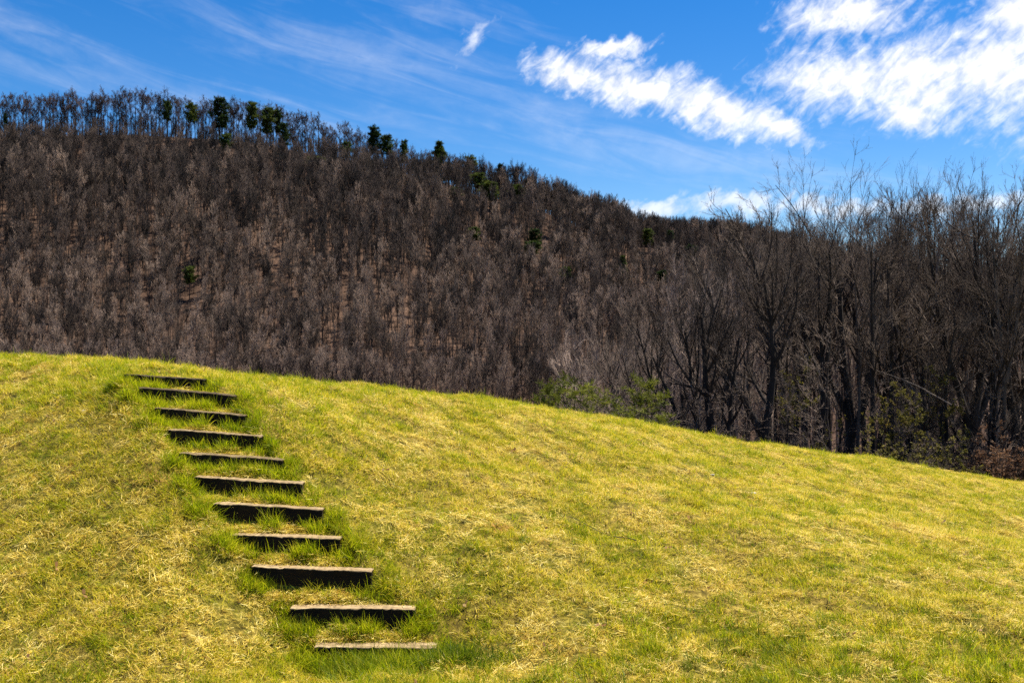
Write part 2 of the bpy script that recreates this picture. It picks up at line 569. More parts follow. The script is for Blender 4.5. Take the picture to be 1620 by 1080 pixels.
def timber(i):
    rng = np.random.default_rng(40 + i)
    L = np.linalg.norm(SR[i] - SL[i])
    nl, nc = 44, 5
    # rounded-square section, walked round
    sec = []
    for (ax, az, bx, bz) in ((0, -1, 0, 0), (0, 0, 1, 0), (1, 0, 1, -1), (1, -1, 0, -1)):
        for k in range(nc):
            t = (0, .05, .35, .65, .95)[k]
            sec.append((ax + (bx - ax) * t, az + (bz - az) * t))
    sec = np.array(sec)
    # soften corners
    cpt = np.array([0.5, -0.5])
    d = sec - cpt
    r = np.abs(d).max(1)
    ln = np.linalg.norm(d, axis=1)
    sec = cpt + d * (1 - 0.03 * (ln / r - 1) / 0.414)[:, None]
    ns = len(sec)
    xs = np.linspace(-L / 2, L / 2, nl)
    V = np.zeros((nl, ns, 3))
    dep, hgt = TD, 0.19
    ph = rng.uniform(0, 6.28, 8)
    for k, x in enumerate(xs):
        e = min(k, nl - 1 - k)
        endsh = 1 - (0.05 if e == 0 else 0.0)
        V[k, :, 0] = x
        V[k, :, 1] = (sec[:, 0] - 0.5) * dep * endsh + dep / 2 + 0.004 * math.sin(2.3 * x + ph[0]) + 0.0015 * math.sin(11 * x + ph[1])
        V[k, :, 2] = (sec[:, 1] + 0.5) * hgt * endsh - hgt / 2 + 0.004 * math.sin(2.8 * x + ph[2]) + 0.0012 * math.sin(17 * x + ph[3])
    V += rng.normal(0, 0.0018, V.shape)
    # chips along the front top arris
    front = (sec[:, 0] < 0.3) & (sec[:, 1] > -0.3)
    for c in range(5):
        x0 = rng.uniform(-L / 2, L / 2)
        g = np.exp(-((xs - x0) / rng.uniform(.012, .04)) ** 2)[:, None] * front[None, :]
        V[:, :, 1] += 0.007 * g
        V[:, :, 2] -= 0.006 * g
    idx = np.arange(nl * ns).reshape(nl, ns)
    q = np.stack([idx[:-1], np.roll(idx[:-1], -1, 1), np.roll(idx[1:], -1, 1), idx[1:]], -1).reshape(-1, 4)
    caps = [np.array([idx[0]]), np.array([idx[-1][::-1]])]
    lit_top = np.where(sec[:, 1] > -0.025, np.where((sec[:, 0] < 0.02) | (sec[:, 0] > 0.98), 0.6, 1.0), 0.0)[None, :].repeat(nl, 0)  # lit tone on the top face only, shaded tone elsewhere
    lit_top = np.clip(lit_top * (1 - 0.35 * rng.random((nl, 1))) * LIT_TOP[i], 0, 1)
    me = build_mesh('timber_step', V.reshape(-1, 3), [q] + caps, True, {'tone': lit_top.ravel()})
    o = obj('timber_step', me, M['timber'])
    mid = (SL[i] + SR[i]) / 2
    dv = SR[i] - SL[i]
    o.location = mid
    o.rotation_euler = (rng.uniform(-.02, .03), -math.asin(dv[2] / L), math.atan2(dv[1], dv[0]))
    tag(o, STEP_LABELS[i], 'step', 'timber steps up the grassy bank')


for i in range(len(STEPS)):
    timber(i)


# ------------------------------------------------------------------ instanced stuff (grass, far wood)
def instancer(name, pts, rot, scl, idx, protos, hidden_mat=None):
    me = bpy.data.meshes.new(name)
    me.vertices.add(len(pts))
    me.vertices.foreach_set('co', np.asarray(pts, np.float32).ravel())
    a = me.attributes.new('rot', 'FLOAT_VECTOR', 'POINT')
    a.data.foreach_set('vector', np.asarray(rot, np.float32).ravel())
    a = me.attributes.new('scl', 'FLOAT_VECTOR', 'POINT')
    a.data.foreach_set('vector', np.asarray(scl, np.float32).ravel())
    a = me.attributes.new('pick', 'INT', 'POINT')
    a.data.foreach_set('value', np.asarray(idx, np.int32))
    me.update()
    o = obj(name, me)
    ng = bpy.data.node_groups.new(name + '_scatter', 'GeometryNodeTree')
    ng.interface.new_socket('Geometry', in_out='INPUT', socket_type='NodeSocketGeometry')
    ng.interface.new_socket('Geometry', in_out='OUTPUT', socket_type='NodeSocketGeometry')
    N = ng.nodes
    gi, go = N.new('NodeGroupInput'), N.new('NodeGroupOutput')
    jn = N.new('GeometryNodeJoinGeometry')

    def attr(nm, typ):
        n = N.new('GeometryNodeInputNamedAttribute')
        n.data_type = typ
        n.inputs[0].default_value = nm
        return n.outputs[0]
    ra, sa, pa = attr('rot', 'FLOAT_VECTOR'), attr('scl', 'FLOAT_VECTOR'), attr('pick', 'INT')
    e2r = N.new('FunctionNodeEulerToRotation')
    ng.links.new(ra, e2r.inputs[0])
    for k, p in enumerate(protos):
        cmp_ = N.new('FunctionNodeCompare')
        cmp_.data_type = 'INT'
        cmp_.operation = 'EQUAL'
        ng.links.new(pa, cmp_.inputs[2])
        cmp_.inputs[3].default_value = k
        oi = N.new('GeometryNodeObjectInfo')
        oi.inputs['Object'].default_value = p
        oi.inputs['As Instance'].default_value = True
        ip = N.new('GeometryNodeInstanceOnPoints')
        ng.links.new(gi.outputs[0], ip.inputs['Points'])
        ng.links.new(cmp_.outputs[0], ip.inputs['Selection'])
        ng.links.new(oi.outputs['Geometry'], ip.inputs['Instance'])
        ng.links.new(e2r.outputs[0], ip.inputs['Rotation'])
        ng.links.new(sa, ip.inputs['Scale'])
        ng.links.new(ip.outputs[0], jn.inputs[0])
    ng.links.new(jn.outputs[0], go.inputs[0])
    md = o.modifiers.new('scatter', 'NODES')
    md.node_group = ng
    o['kind'] = 'stuff'
    return o


# ------------------------------------------------------------------ grass
def blades(rng, n, rad, lmin, lmax, wid, lean, bend, tone_mu, tone_sd, lie=0.0):
    """a tuft of n bent tapering blades"""
    a = rng.uniform(0, 2 * math.pi, n)
    r = rad * np.sqrt(rng.random(n))
    base = np.stack([r * np.cos(a), r * np.sin(a), np.full(n, -0.012)], -1)
    L = rng.uniform(lmin, lmax, n)
    az = rng.uniform(0, 2 * math.pi, n)
    el = np.clip(rng.normal(lean, 0.28, n), 0.03, 1.5)          # angle from vertical
    if lie:
        el = np.clip(rng.normal(lie, 0.16, n), 0.6, 1.62)
    k = 4
    P = np.zeros((n, k, 3))
    P[:, 0] = base
    bnd = rng.uniform(0.3, 1.0, n) * bend
    for s in range(1, k):
        e = el + bnd * (s - 1) / (k - 1)
        d = np.stack([np.sin(e) * np.cos(az), np.sin(e) * np.sin(az), np.cos(e)], -1)
        P[:, s] = P[:, s - 1] + d * (L / (k - 1))[:, None]
    if lie:
        P[:, :, 2] = np.maximum(P[:, :, 2], rng.uniform(0.002, 0.02, (n, 1)))
    sd = np.stack([-np.sin(az), np.cos(az), 0 * az], -1)
    tw = rng.uniform(-0.7, 0.7, n)
    sd = norm(sd * np.cos(tw)[:, None] + np.stack([0 * az, 0 * az, np.ones(n)], -1) * np.sin(tw)[:, None])
    w = wid * rng.uniform(0.6, 1.3, n)
    prof = [1.0, 0.9, 0.6]
    V = np.zeros((n, 7, 3))
    for s in range(3):
        V[:, 2 * s] = P[:, s] - sd * (w * prof[s] / 2)[:, None]
        V[:, 2 * s + 1] = P[:, s] + sd * (w * prof[s] / 2)[:, None]
    V[:, 6] = P[:, 3]
    b = (np.arange(n) * 7)[:, None]
    q = np.concatenate([b + np.array([0, 1, 3, 2]), b + np.array([2, 3, 5, 4])])
    t = b + np.array([4, 5, 6])
    tone = np.clip(rng.normal(tone_mu, tone_sd, n), 0, 1)
    tn = np.repeat(tone, 7) + np.tile([-0.08, -0.08, 0, 0, 0.06, 0.06, 0.16], n)
    return V.reshape(-1, 3), q, t, tn


def tuft(name, seed, parts, mat):
    rng = np.random.default_rng(seed)
    Vs, Q, T, A, n = [], [], [], [], 0
    for p in parts:
        V, q, t, tn = blades(rng, **p)
        Vs.append(V)
        Q.append(q + n)
        T.append(t + n)
        A.append(tn)
        n += len(V)
    me = build_mesh(name, np.concatenate(Vs), [np.concatenate(T), np.concatenate(Q)], True, {'tone': np.clip(np.concatenate(A), 0, 1)})
    return obj(name, me, mat, link=False)


def make_grass():
    protos = []
    for s in range(4):   # short lawn
        protos.append(tuft('short_tuft', 100 + s, [dict(n=46, rad=0.11, lmin=0.03, lmax=0.085, wid=0.0045, lean=0.65, bend=0.9, tone_mu=0.45, tone_sd=0.22)], M['grass']))
    for s in range(4):   # matted straw
        protos.append(tuft('straw_mat', 120 + s, [dict(n=44, rad=0.13, lmin=0.035, lmax=0.095, wid=0.004, lean=1.2, bend=0.3, tone_mu=0.5, tone_sd=0.28, lie=1.38),
                                                 dict(n=8, rad=0.1, lmin=0.05, lmax=0.1, wid=0.0035, lean=0.8, bend=0.8, tone_mu=0.6, tone_sd=0.2)], M['straw']))
    for s in range(4):   # long green
        protos.append(tuft('long_tuft', 140 + s, [dict(n=34, rad=0.07, lmin=0.07, lmax=0.19, wid=0.0052, lean=0.42, bend=1.1, tone_mu=0.42, tone_sd=0.25)], M['tall_grass']))
    for s in range(2):   # few very long stems
        protos.append(tuft('stray_stems', 160 + s, [dict(n=9, rad=0.06, lmin=0.14, lmax=0.27, wid=0.004, lean=0.45, bend=0.9, tone_mu=0.5, tone_sd=0.3)], M['tall_grass']))
    for s in range(3):   # dark lush grass
        protos.append(tuft('lush_tuft', 170 + s, [dict(n=36, rad=0.08, lmin=0.08, lmax=0.2, wid=0.005, lean=0.45, bend=1.1, tone_mu=0.4, tone_sd=0.25)], M['lush_grass']))
    for s in range(2):   # dead leaves
        rl = np.random.default_rng(180 + s)
        bl = Bag()
        for _ in range(2):
            c = np.append(rl.uniform(-.04, .04, 2), rl.uniform(.012, .03))
            a, tl = rl.uniform(0, 6.28), rl.uniform(-.5, .5)
            ax = np.array([math.cos(a), math.sin(a), tl]) * rl.uniform(.010, .019)
            ay = np.array([-math.sin(a), math.cos(a), rl.uniform(-.5, .5)]) * rl.uniform(.006, .010)
            bl.add(np.array([c - ax, c - ax * .3 - ay, c + ax * .5 - ay * .8, c + ax, c + ax * .4 + ay * .9 + (0, 0, .006), c - ax * .4 + ay]), np.array([[0, 1, 2, 3, 4, 5]]), rl.uniform(.2, .8))
        ml = bl.mesh('dead_leaf', False)
        protos.append(obj('dead_leaf', ml, M['dead_leaf'], link=False))
    rng = np.random.default_rng(5)

    # smooth patch noise
    W = [(rng.uniform(1.6, 7.5), rng.uniform(0, 6.28), rng.uniform(0, 6.28)) for _ in range(16)]

    def patch(x, y):
        return sum(np.sin(f * (x * math.cos(t) + y * math.sin(t)) + p) for f, t, p in W) / math.sqrt(7.0)

    P, S, K, RT = [], [], [], []

    def put(x, y, kind, s, extra=None):
        P.append(np.stack([x, y], -1))
        S.append(s)
        K.append(kind)

    def sample(n, y0=5.6):
        # uniform per area in the fan, a little wider than the frame
        Y = np.sqrt(rng.uniform(y0 ** 2, 28 ** 2, n))
        u = rng.uniform(-0.66, 0.68, n)
        ok = Y < crest_depth(u) + 2.6
        return (u * Y)[ok], Y[ok]

    def stair_near(x, y):
        """1 close beside the flight"""
        yc = np.clip(y, SY[0], SY[-1])
        xl = np.interp(yc, SY, [p[0] for p in SL])
        xr = np.interp(yc, SY, [p[0] for p in SR])
        dl, dr = xl - x, x - xr
        dx = np.maximum(np.maximum(dl, dr), 0)
        dyy = np.abs(y - yc)
        inside = (x > xl) & (x < xr) & (y > SY[0] - 0.05) & (y < SY[-1] + 0.2)
        return np.hypot(dx, dyy), dr > 0, inside

    def on_timber(x, y, m=0.02):
        bad = np.zeros(len(x), bool)
        for i in range(len(STEPS)):
            bad |= (y > SY[i] - m) & (y < SY[i] + TD + 0.01) & (x > SL[i][0] - 0.03) & (x < SR[i][0] + 0.03)
        return bad

    # 1 short lawn
    x, y = sample(100000)
    d, rt, ins = stair_near(x, y)
    pz = patch(x, y)
    keep = (rng.random(len(x)) < np.clip(0.66 + 0.24 * pz, 0.2, 1)) & ~on_timber(x, y, 0.04)
    x, y = x[keep], y[keep]
    put(x, y, rng.integers(0, 4, len(x)), rng.uniform(0.75, 1.3, len(x)) * np.where(ins[keep], 0.75, 1))
    # 2 straw
    x, y = sample(62000)
    pz = patch(x, y)
    d, rt, ins = stair_near(x, y)
    keep = (rng.random(len(x)) < np.clip(0.55 - 0.26 * pz + 0.28 * sstep(-0.8, -1.8, x) * sstep(8.8, 7.8, y), 0.08, 1) * np.where((d < 0.5) & rt, 0.45, 1)) & ~on_timber(x, y, 0.05)
    x, y = x[keep], y[keep]
    put(x, y, rng.integers(4, 8, len(x)), rng.uniform(0.6, 1.05, len(x)))
    # 3 long green tufts: right flank of the stairs, crest left, bottom edge, scattered
    x, y = sample(60000)
    d, rt, ins = stair_near(x, y)
    pz = patch(x * 0.7 + 3, y * 0.7)
    pr = 0.03 + 0.10 * sstep(0.5, 1.3, pz)
    pr = np.where(rt & ~ins, np.maximum(pr, 0.55 * np.exp(-(d / 0.52) ** 2)), pr)
    pr = np.where(~rt & ~ins, np.maximum(pr, 0.45 * np.exp(-(d / 0.22) ** 2)), pr)
    upper = sstep(9.0, 10.4, y) * (x < -1.6)
    pr = np.maximum(pr, 0.5 * upper * sstep(-0.6, 0.6, pz))
    low = (1 - sstep(6.4, 7.4, y + 0.5 * patch(x + 9, y * 0.5)))
    pr = np.maximum(pr, 0.75 * low * (x > -1.0))
    pr = np.maximum(pr, 0.22 * low * (x <= -1.0))
    keep = (rng.random(len(x)) < pr) & ~on_timber(x, y, 0.05) & ~(ins & (rng.random(len(x)) < 0.5))
    x, y = x[keep], y[keep]
    put(x, y, rng.integers(8, 12, len(x)), rng.uniform(0.42, 0.85, len(x)))
    # 3b dark lush strip along the foot of the slope, densest on the right
    x, y = sample(26000)
    edge = 6.75 + 0.30 * patch(x * .5 + 2, y * 0.2) + 0.65 * sstep(0, 2.2, x)
    pr = (1 - sstep(edge - 0.35, edge + 0.35, y)) * np.where(x > 0.1, 0.9, np.where(x > -1.1, 0.6, 0.25))
    keep = (rng.random(len(x)) < pr) & ~on_timber(x, y, 0.05)
    put(x[keep], y[keep], rng.integers(14, 17, keep.sum()), rng.uniform(0.45, 0.85, keep.sum()))
    # 3c dead leaves
    x, y = sample(1500)
    keep = ~on_timber(x, y, 0.0)
    put(x[keep], y[keep], rng.integers(17, 19, keep.sum()), rng.uniform(0.7, 1.3, keep.sum()))
    # 3d rough fringe along the crest
    u = rng.uniform(-0.6, 0.62, 2600)
    Yc = crest_depth(u) + rng.normal(0, 0.35, len(u))
    keep = rng.random(len(u)) < 0.25 + 0.5 * sstep(-0.2, 0.8, patch(u * 14, Yc * 0.3))
    put((u * Yc)[keep], Yc[keep], rng.choice([8, 9, 10, 11, 12, 4], keep.sum()), rng.uniform(0.4, 0.85, keep.sum()))
    # 4 fringe in front of each timber, along its back edge and at its ends
    fringe = [1.3, 0.55, 0.12, 0.45, 0.3, 0.3, 1.1, 0.25, 1.3, 2.3, 2.2]
    for i, fr in enumerate(fringe):
        L = SR[i][0] - SL[i][0]
        n = int(L * 46 * fr)
        fx = rng.beta(0.8, 0.8, n)
        if i == 8:
            fx = fx * 0.6
        if i == 9:
            fx = fx * 0.78
        if i == 10:
            fx = fx * 0.55
        if i == 6:
            fx = fx * 0.97
        put(SL[i][0] + fx * L, SY[i] - rng.uniform(0.03, 0.13, n), rng.integers(8, 14, n), rng.uniform(0.45, 0.95 if i else 1.05, n))
        for c in range(rng.integers(2, 5)):      # clumps that hide stretches of the front
            fc, n = rng.random(), rng.integers(6, 13)
            if i == 9 and fc > 0.75 or i == 10 and fc > 0.5:
                continue
            put(SL[i][0] + np.clip(fc + rng.normal(0, .045, n), 0, 1) * L, SY[i] - rng.uniform(0.02, 0.10, n), rng.choice([8, 9, 10, 11, 14], n), rng.uniform(0.6, 1.0, n))
        n = int(L * 7)
        put(SL[i][0] + rng.random(n) ** 2 * L, SY[i] + TD - rng.uniform(0.0, 0.04, n), rng.choice([0, 1, 2, 5, 6], n), rng.uniform(0.35, 0.6, n))
        if i >= 6:                                # turf creeping over the upper timbers
            n = int(L * (30 if i < 8 else 70))
            fx = rng.random(n) * (1 if i in (6, 7) else 0.62 if i < 10 else 1)
            put(SL[i][0] + fx * L, SY[i] + TD - rng.uniform(0.0, 0.05, n), rng.choice([0, 1, 2, 8, 9, 5], n), rng.uniform(0.4, 0.75, n))
        n = int(L * 12)
        put(SL[i][0] + rng.random(n) * L, SY[i] - rng.uniform(0.02, 0.12, n), rng.integers(12, 14, n), rng.uniform(0.5, 0.9, n))
        n = int(L * 22)
        put(SL[i][0] + rng.random(n) * L, SY[i] + TD + rng.uniform(0.015, 0.07, n), rng.choice([0, 1, 2, 3, 4, 5, 6, 7, 8, 9], n), rng.uniform(0.4, 0.7, n))
        for xe in (SL[i][0] - 0.05, SR[i][0] + 0.05):
            n = int(rng.integers(4, 18))
            put(xe + rng.normal(0, 0.075, n), SY[i] - rng.uniform(0.02, 0.11, n), rng.integers(8, 14, n), rng.uniform(0.45, 1.0, n))
            put(xe + rng.normal(0, 0.05, n), SY[i] + rng.uniform(-0.05, TD, n), rng.integers(8, 12, n), rng.uniform(0.5, 0.95, n))
        n = int(L * 26)      # straw lying over the back of the timber
        put(SL[i][0] + rng.random(n) * L, SY[i] + TD + rng.uniform(-0.012, 0.03, n), rng.integers(4, 8, n), rng.uniform(0.35, 0.6, n))
        if i:
            n = int(L * 120)
            put(SL[i][0] + rng.random(n) * L, rng.uniform(SY[i - 1] + TD + 0.03, SY[i] - 0.02, n), rng.choice([0, 1, 4, 5, 6, 7, 4, 5, 6, 7], n), rng.uniform(0.5, 0.9, n))
    n = 34      # grass over the left half of the lowest timber
    put(SL[0][0] + rng.uniform(0, 0.42, n) * (SR[0][0] - SL[0][0]), SY[0] + rng.uniform(0.0, TD, n), rng.choice([0, 1, 8, 9, 14, 5], n), rng.uniform(0.4, 0.75, n))
    # dense dark clump below the lowest step and right of it
    n = 260
    lx = np.clip(rng.normal((SL[0][0] + SR[0][0]) / 2 + 0.25, 0.34, n), SL[0][0] - 0.1, SR[0][0] + 0.9)
    put(lx, SY[0] - 0.05 - np.abs(rng.normal(0, 0.17, n)) - 0.25 * np.maximum(lx - SR[0][0], 0), rng.choice([14, 15, 16, 14, 15, 11, 13, 5], n), rng.uniform(0.7, 1.1, n))
    # 5 stray stems
    x, y = sample(2600)
    d, rt, ins = stair_near(x, y)
    keep = ~ins & (rng.random(len(x)) < np.where(d < 1.0, 1, 0.35))
    x, y = x[keep], y[keep]
    put(x, y, rng.integers(12, 14, len(x)), rng.uniform(0.55, 1.0, len(x)))
    XY = np.concatenate(P)
    Z = height(XY[:, 0], XY[:, 1])
    K_ = np.concatenate(K)
    S_ = np.concatenate(S)
    n = len(XY)
    rot = np.stack([rng.normal(0, 0.12, n), rng.normal(0, 0.12, n), rng.uniform(0, 6.28, n)], -1)
    # lie on the slope
    e = 0.05
    gxs = (height(XY[:, 0] + e, XY[:, 1]) - height(XY[:, 0] - e, XY[:, 1])) / (2 * e)
    gys = (height(XY[:, 0], XY[:, 1] + e) - height(XY[:, 0], XY[:, 1] - e)) / (2 * e)
    d, rt, ins = stair_near(XY[:, 0], XY[:, 1])
    gxs[ins] *= 0.2
    gys[ins] *= 0.2
    gxs, gys = np.clip(gxs, -.8, .8), np.clip(gys, -.8, .8)
    rot[:, 0] += 0
    # compose: tilt by slope (about x, y) applied after spin; small-angle euler in XYZ order spins last, so rotate the slope into the spun frame
    c, s = np.cos(rot[:, 2]), np.sin(rot[:, 2])
    tx, ty = np.arctan(gys), -np.arctan(gxs)
    rot[:, 0] += c * tx + s * ty
    rot[:, 1] += -s * tx + c * ty
    scl = np.stack([S_, S_, S_ * rng.uniform(0.8, 1.2, n)], -1)
    instancer('grass', np.column_stack([XY, Z]), rot, scl, K_, protos)
    print('grass tufts', n)


make_grass()


# ------------------------------------------------------------------ bare trees
def smooth_path(pts, k, rng, wob):
    pts = np.array(pts, float)
    d = np.concatenate([[0], np.cumsum(np.linalg.norm(np.diff(pts, axis=0), axis=1))])
    t = np.linspace(0, d[-1], k)
    P = np.stack([np.interp(t, d, pts[:, j]) for j in range(3)], -1)
    for _ in range(2):                               # round the corners
        P[1:-1] = 0.25 * P[:-2] + 0.5 * P[1:-1] + 0.25 * P[2:]
    off = rng.normal(0, wob, (k, 3))
    off[:, 2] *= 0.2
    off = np.cumsum(off, 0) * (np.linspace(0, 1, k)[:, None] ** 0.5)
    off -= off[0]
    return P + off, d[-1]


def grow(rng, P, Rr, Ln, n, t0, t1, ang, angsd, lr, k, jit, trop, rr, rmin, fall=0.45, tip=0.35):
    """children of every branch in (nb,kp,3)"""
    nb, kp, _ = P.shape
    t = rng.uniform(t0, t1, (nb, n))
    t = np.sort(t, 1)
    f = t * (kp - 1)
    i0 = np.minimum(f.astype(int), kp - 2)
    fr = (f - i0)[..., None]
    b = np.arange(nb)[:, None]
    st = P[b, i0] * (1 - fr) + P[b, i0 + 1] * fr
    pr = Rr[b, i0] * (1 - fr[..., 0]) + Rr[b, i0 + 1] * fr[..., 0]
    tan = norm(P[b, i0 + 1] - P[b, i0])
    rv = norm(rng.normal(0, 1, (nb, n, 3)))
    perp = norm(rv - (rv * tan).sum(-1, keepdims=True) * tan)
    a = np.radians(rng.normal(ang, angsd, (nb, n)))[..., None]
    d = tan * np.cos(a) + perp * np.sin(a)
    L = Ln[:, None] * lr * (1 - fall * (t - t0) / max(t1 - t0, 1e-3)) * rng.uniform(0.6, 1.25, (nb, n))
    st, d, L, pr = st.reshape(-1, 3), d.reshape(-1, 3), L.ravel(), pr.ravel()
    m = len(L)
    Q = np.zeros((m, k, 3))
    Q[:, 0] = st
    for s in range(1, k):
        d = norm(d + rng.normal(0, jit, (m, 3)) + np.array([0, 0, trop]))
        Q[:, s] = Q[:, s - 1] + d * (L / (k - 1))[:, None]
    r0 = np.maximum(pr * rr * rng.uniform(0.8, 1.1, m), rmin)
    rad = r0[:, None] * np.linspace(1, tip, k)[None]
    rad = np.maximum(rad, rmin * 0.7)
    return Q, rad, L


def bare_tree(seed, stems, levels, sides=(7, 5, 3, 3, 3), wob=0.03, klev=14, thick=1.25):
    """stems: list of (control points, r0, r1). Returns trunk mesh, crown mesh"""
    rng = np.random.default_rng(seed)
    SP, SRr, SLn = [], [], []
    for pts, r0, r1 in stems:
        P, L = smooth_path(pts, klev, rng, wob)
        SP.append(P)
        r = thick * (r0 + (r1 - r0) * np.linspace(0, 1, klev) ** 0.8)
        if pts[0][2] < 0.01:
            r[0] *= 1.45
            r[1] *= 1.08
        SRr.append(r)
        SLn.append(L)
    P, Rr, Ln = np.array(SP), np.array(SRr), np.array(SLn)
    trunk, crown = Bag(), Bag()
    trunk.add(*tubes(P, Rr, sides[0]))
    for li, lv in enumerate(levels):
        P, Rr, Ln = grow(rng, P, Rr, Ln, **lv)
        (trunk if li == 0 else crown).add(*tubes(P, Rr, sides[min(li + 1, 4)]))
    return trunk.mesh('trunk'), crown.mesh('crown')


def lv(n, t0, t1, ang, lr, k, jit, trop, rr, rmin, angsd=9, fall=0.45, tip=0.35):
    return dict(n=n, t0=t0, t1=t1, ang=ang, angsd=angsd, lr=lr, k=k, jit=jit, trop=trop, rr=rr, rmin=rmin, fall=fall, tip=tip)


def near_levels(n1=9, t0=0.35, ang=38, lr=0.40, tw=0.006):
    return [lv(n1, t0 + .06, 0.98, ang + 3, lr * .84, 9, 0.08, 0.10, 0.6, 0.02, fall=.08),
            lv(7, 0.12, 0.97, 31, 0.55, 7, 0.09, 0.08, 0.55, tw * 1.7, fall=.3),
            lv(6, 0.08, 0.97, 30, 0.58, 6, 0.10, 0.06, 0.6, tw * 1.0, fall=.3),
            lv(4, 0.05, 0.97, 29, 0.60, 4, 0.10, 0.05, 0.65, tw * .75, fall=.3)]


def back_levels(n1=9, t0=0.35, ang=38, lr=0.36):
    return [lv(n1, t0, 0.97, ang, lr, 7, 0.09, 0.12, 0.55, 0.02),
            lv(6, 0.10, 0.95, 30, 0.56, 6, 0.10, 0.11, 0.55, .012, fall=.4),
            lv(6, 0.08, 0.95, 27, 0.58, 4, 0.10, 0.10, 0.6, .008, fall=.35)]


near_kinds = {}


def kind(name, *a, **k):
    near_kinds[name] = bare_tree(*a, **k)


# hand-set stem layouts (metres, base at the origin, x to the right as seen in the photo)
kind('big_fork', 1, [([(0, 0, -.3), (0.05, 0, 2.2), (0.25, 0, 5.0), (0.05, .2, 8.0), (-0.35, .3, 12.6)], .27, .05),
                     ([(0.25, 0, 4.7), (0.75, -.2, 6.2), (0.95, -.3, 8.8), (1.2, -.3, 12.8)], .17, .04),
                     ([(0.1, 0, 5.4), (-0.9, .3, 7.6), (-2.2, .4, 10.0), (-3.0, .4, 11.8)], .13, .03)], near_levels(9, .42))
kind('clump', 2, [([(0, 0, -.3), (-.12, 0, 2.5), (-.3, 0, 5.0), (-.45, .1, 8.3)], .25, .04),
                  ([(-.1, 0, .2), (-.9, .1, 2.2), (-1.5, .2, 4.4), (-2.3, .2, 6.6)], .14, .03),
                  ([(-.05, .1, .3), (-.45, .4, 2.6), (-.9, .6, 5.0), (-1.3, .7, 7.7)], .14, .03),
                  ([(.1, 0, .3), (.35, .2, 2.4), (.55, .3, 4.6), (.9, .3, 7.4)], .13, .03)], near_levels(7, .4, 32, .34))
kind('low_fork', 3, [([(0, 0, -.3), (.05, 0, 2.0), (.1, 0, 3.6), (.45, .1, 5.6), (.2, .1, 9.0)], .2, .04),
                     ([(.1, 0, 3.4), (-.5, -.1, 4.5), (-1.0, -.2, 5.5), (-1.7, -.2, 7.6)], .13, .03)], near_levels(8, .42))
kind('straight', 4, [([(0, 0, -.3), (.1, 0, 3.5), (.0, .1, 7.0), (.25, 0, 11.5)], .21, .035)], near_levels(16, .46, 34, .36))
kind('lean_left', 5, [([(0, 0, -.3), (-.15, 0, 2.5), (-.5, .1, 5.5), (-1.3, .1, 9.2)], .14, .03)], near_levels(12, .42, 34, .34))
kind('vase', 6, [([(0, 0, -.3), (.1, 0, 2.2), (.35, 0, 4.3)], .24, .17),
                 ([(.33, 0, 4.2), (-.3, .1, 6.0), (-1.0, .2, 8.4), (-1.4, .2, 11.2)], .13, .03),
                 ([(.35, 0, 4.2), (.6, -.2, 6.4), (.7, -.3, 8.8), (.4, -.3, 12.0)], .14, .03),
                 ([(.37, 0, 4.2), (1.1, .2, 5.6), (1.9, .3, 8.0), (2.5, .3, 10.8)], .13, .03)], near_levels(8, .38, 33, .36))
kind('twin', 7, [([(0, 0, -.3), (-.2, 0, 3), (-.5, .1, 6.5), (-.8, .1, 11.0)], .18, .03),
                 ([(.1, 0, .0), (.4, .1, 3), (.9, .2, 6.0), (1.3, .2, 10.2)], .16, .03)], near_levels(11, .45, 34, .34))
kind('pole', 16, [([(0, 0, -.3), (.06, 0, 3.5), (-.05, .1, 7.5), (.15, 0, 12)], .135, .03)], near_levels(8, .55, 32, .27))
kind('pole_fork', 17, [([(0, 0, -.3), (-.05, 0, 3.5), (.05, 0, 6.2), (-.3, .1, 8.6), (-.5, .1, 11.6)], .15, .03), ([(.05, 0, 6.1), (.5, .1, 8.4), (.75, .1, 11.4)], .09, .025)], near_levels(6, .45, 32, .3))
kind('thin', 8, [([(0, 0, -.3), (.08, 0, 2.5), (-.1, .1, 5.0), (.1, 0, 8.2)], .085, .02)], near_levels(10, .45, 36, .32, .005))
kind('thin_bent', 9, [([(0, 0, -.3), (.25, 0, 2.2), (.2, .1, 4.4), (-.35, 0, 7.0)], .075, .018)], near_levels(10, .25, 42, .34, .005))
kind('sapling', 10, [([(0, 0, -.3), (.05, 0, 1.6), (-.05, 0, 3.2), (.1, 0, 4.8)], .04, .01)], [lv(12, .18, 1, 42, .34, 6, .15, .08, .5, .008), lv(7, .15, 1, 38, .5, 5, .18, .06, .6, .006), lv(6, .1, 1, 38, .5, 4, .2, .05, .7, .005)])
kind('broad', 11, [([(0, 0, -.3), (0, 0, 2.6), (-.2, 0, 4.4), (-.1, .2, 7.0), (.3, .2, 11.0)], .24, .04),
                   ([(-.1, 0, 3.6), (-1.1, .2, 4.8), (-2.3, .3, 6.8), (-3.0, .3, 9.4)], .12, .03),
                   ([(-.15, 0, 4.2), (.9, -.2, 5.6), (1.9, -.3, 7.4), (2.6, -.3, 9.8)], .12, .03)], near_levels(9, .42, 36, .36))
kind('back_tall', 13, [([(0, 0, -.3), (.1, 0, 3.5), (.0, .1, 7.0), (.25, 0, 11.0)], .15, .03)], back_levels(13, .3))
kind('back_lean', 14, [([(0, 0, -.3), (-.15, 0, 2.5), (-.4, .1, 5.5), (-.9, .1, 9.2)], .12, .03)], back_levels(11, .3))
kind('back_twin', 15, [([(0, 0, -.3), (-.2, 0, 3), (-.5, .1, 6.5), (-.7, .1, 10.0)], .13, .03), ([(.1, 0, .0), (.3, .1, 3), (.7, .2, 6.0), (1.0, .2, 9.2)], .12, .03)], back_levels(9, .35))
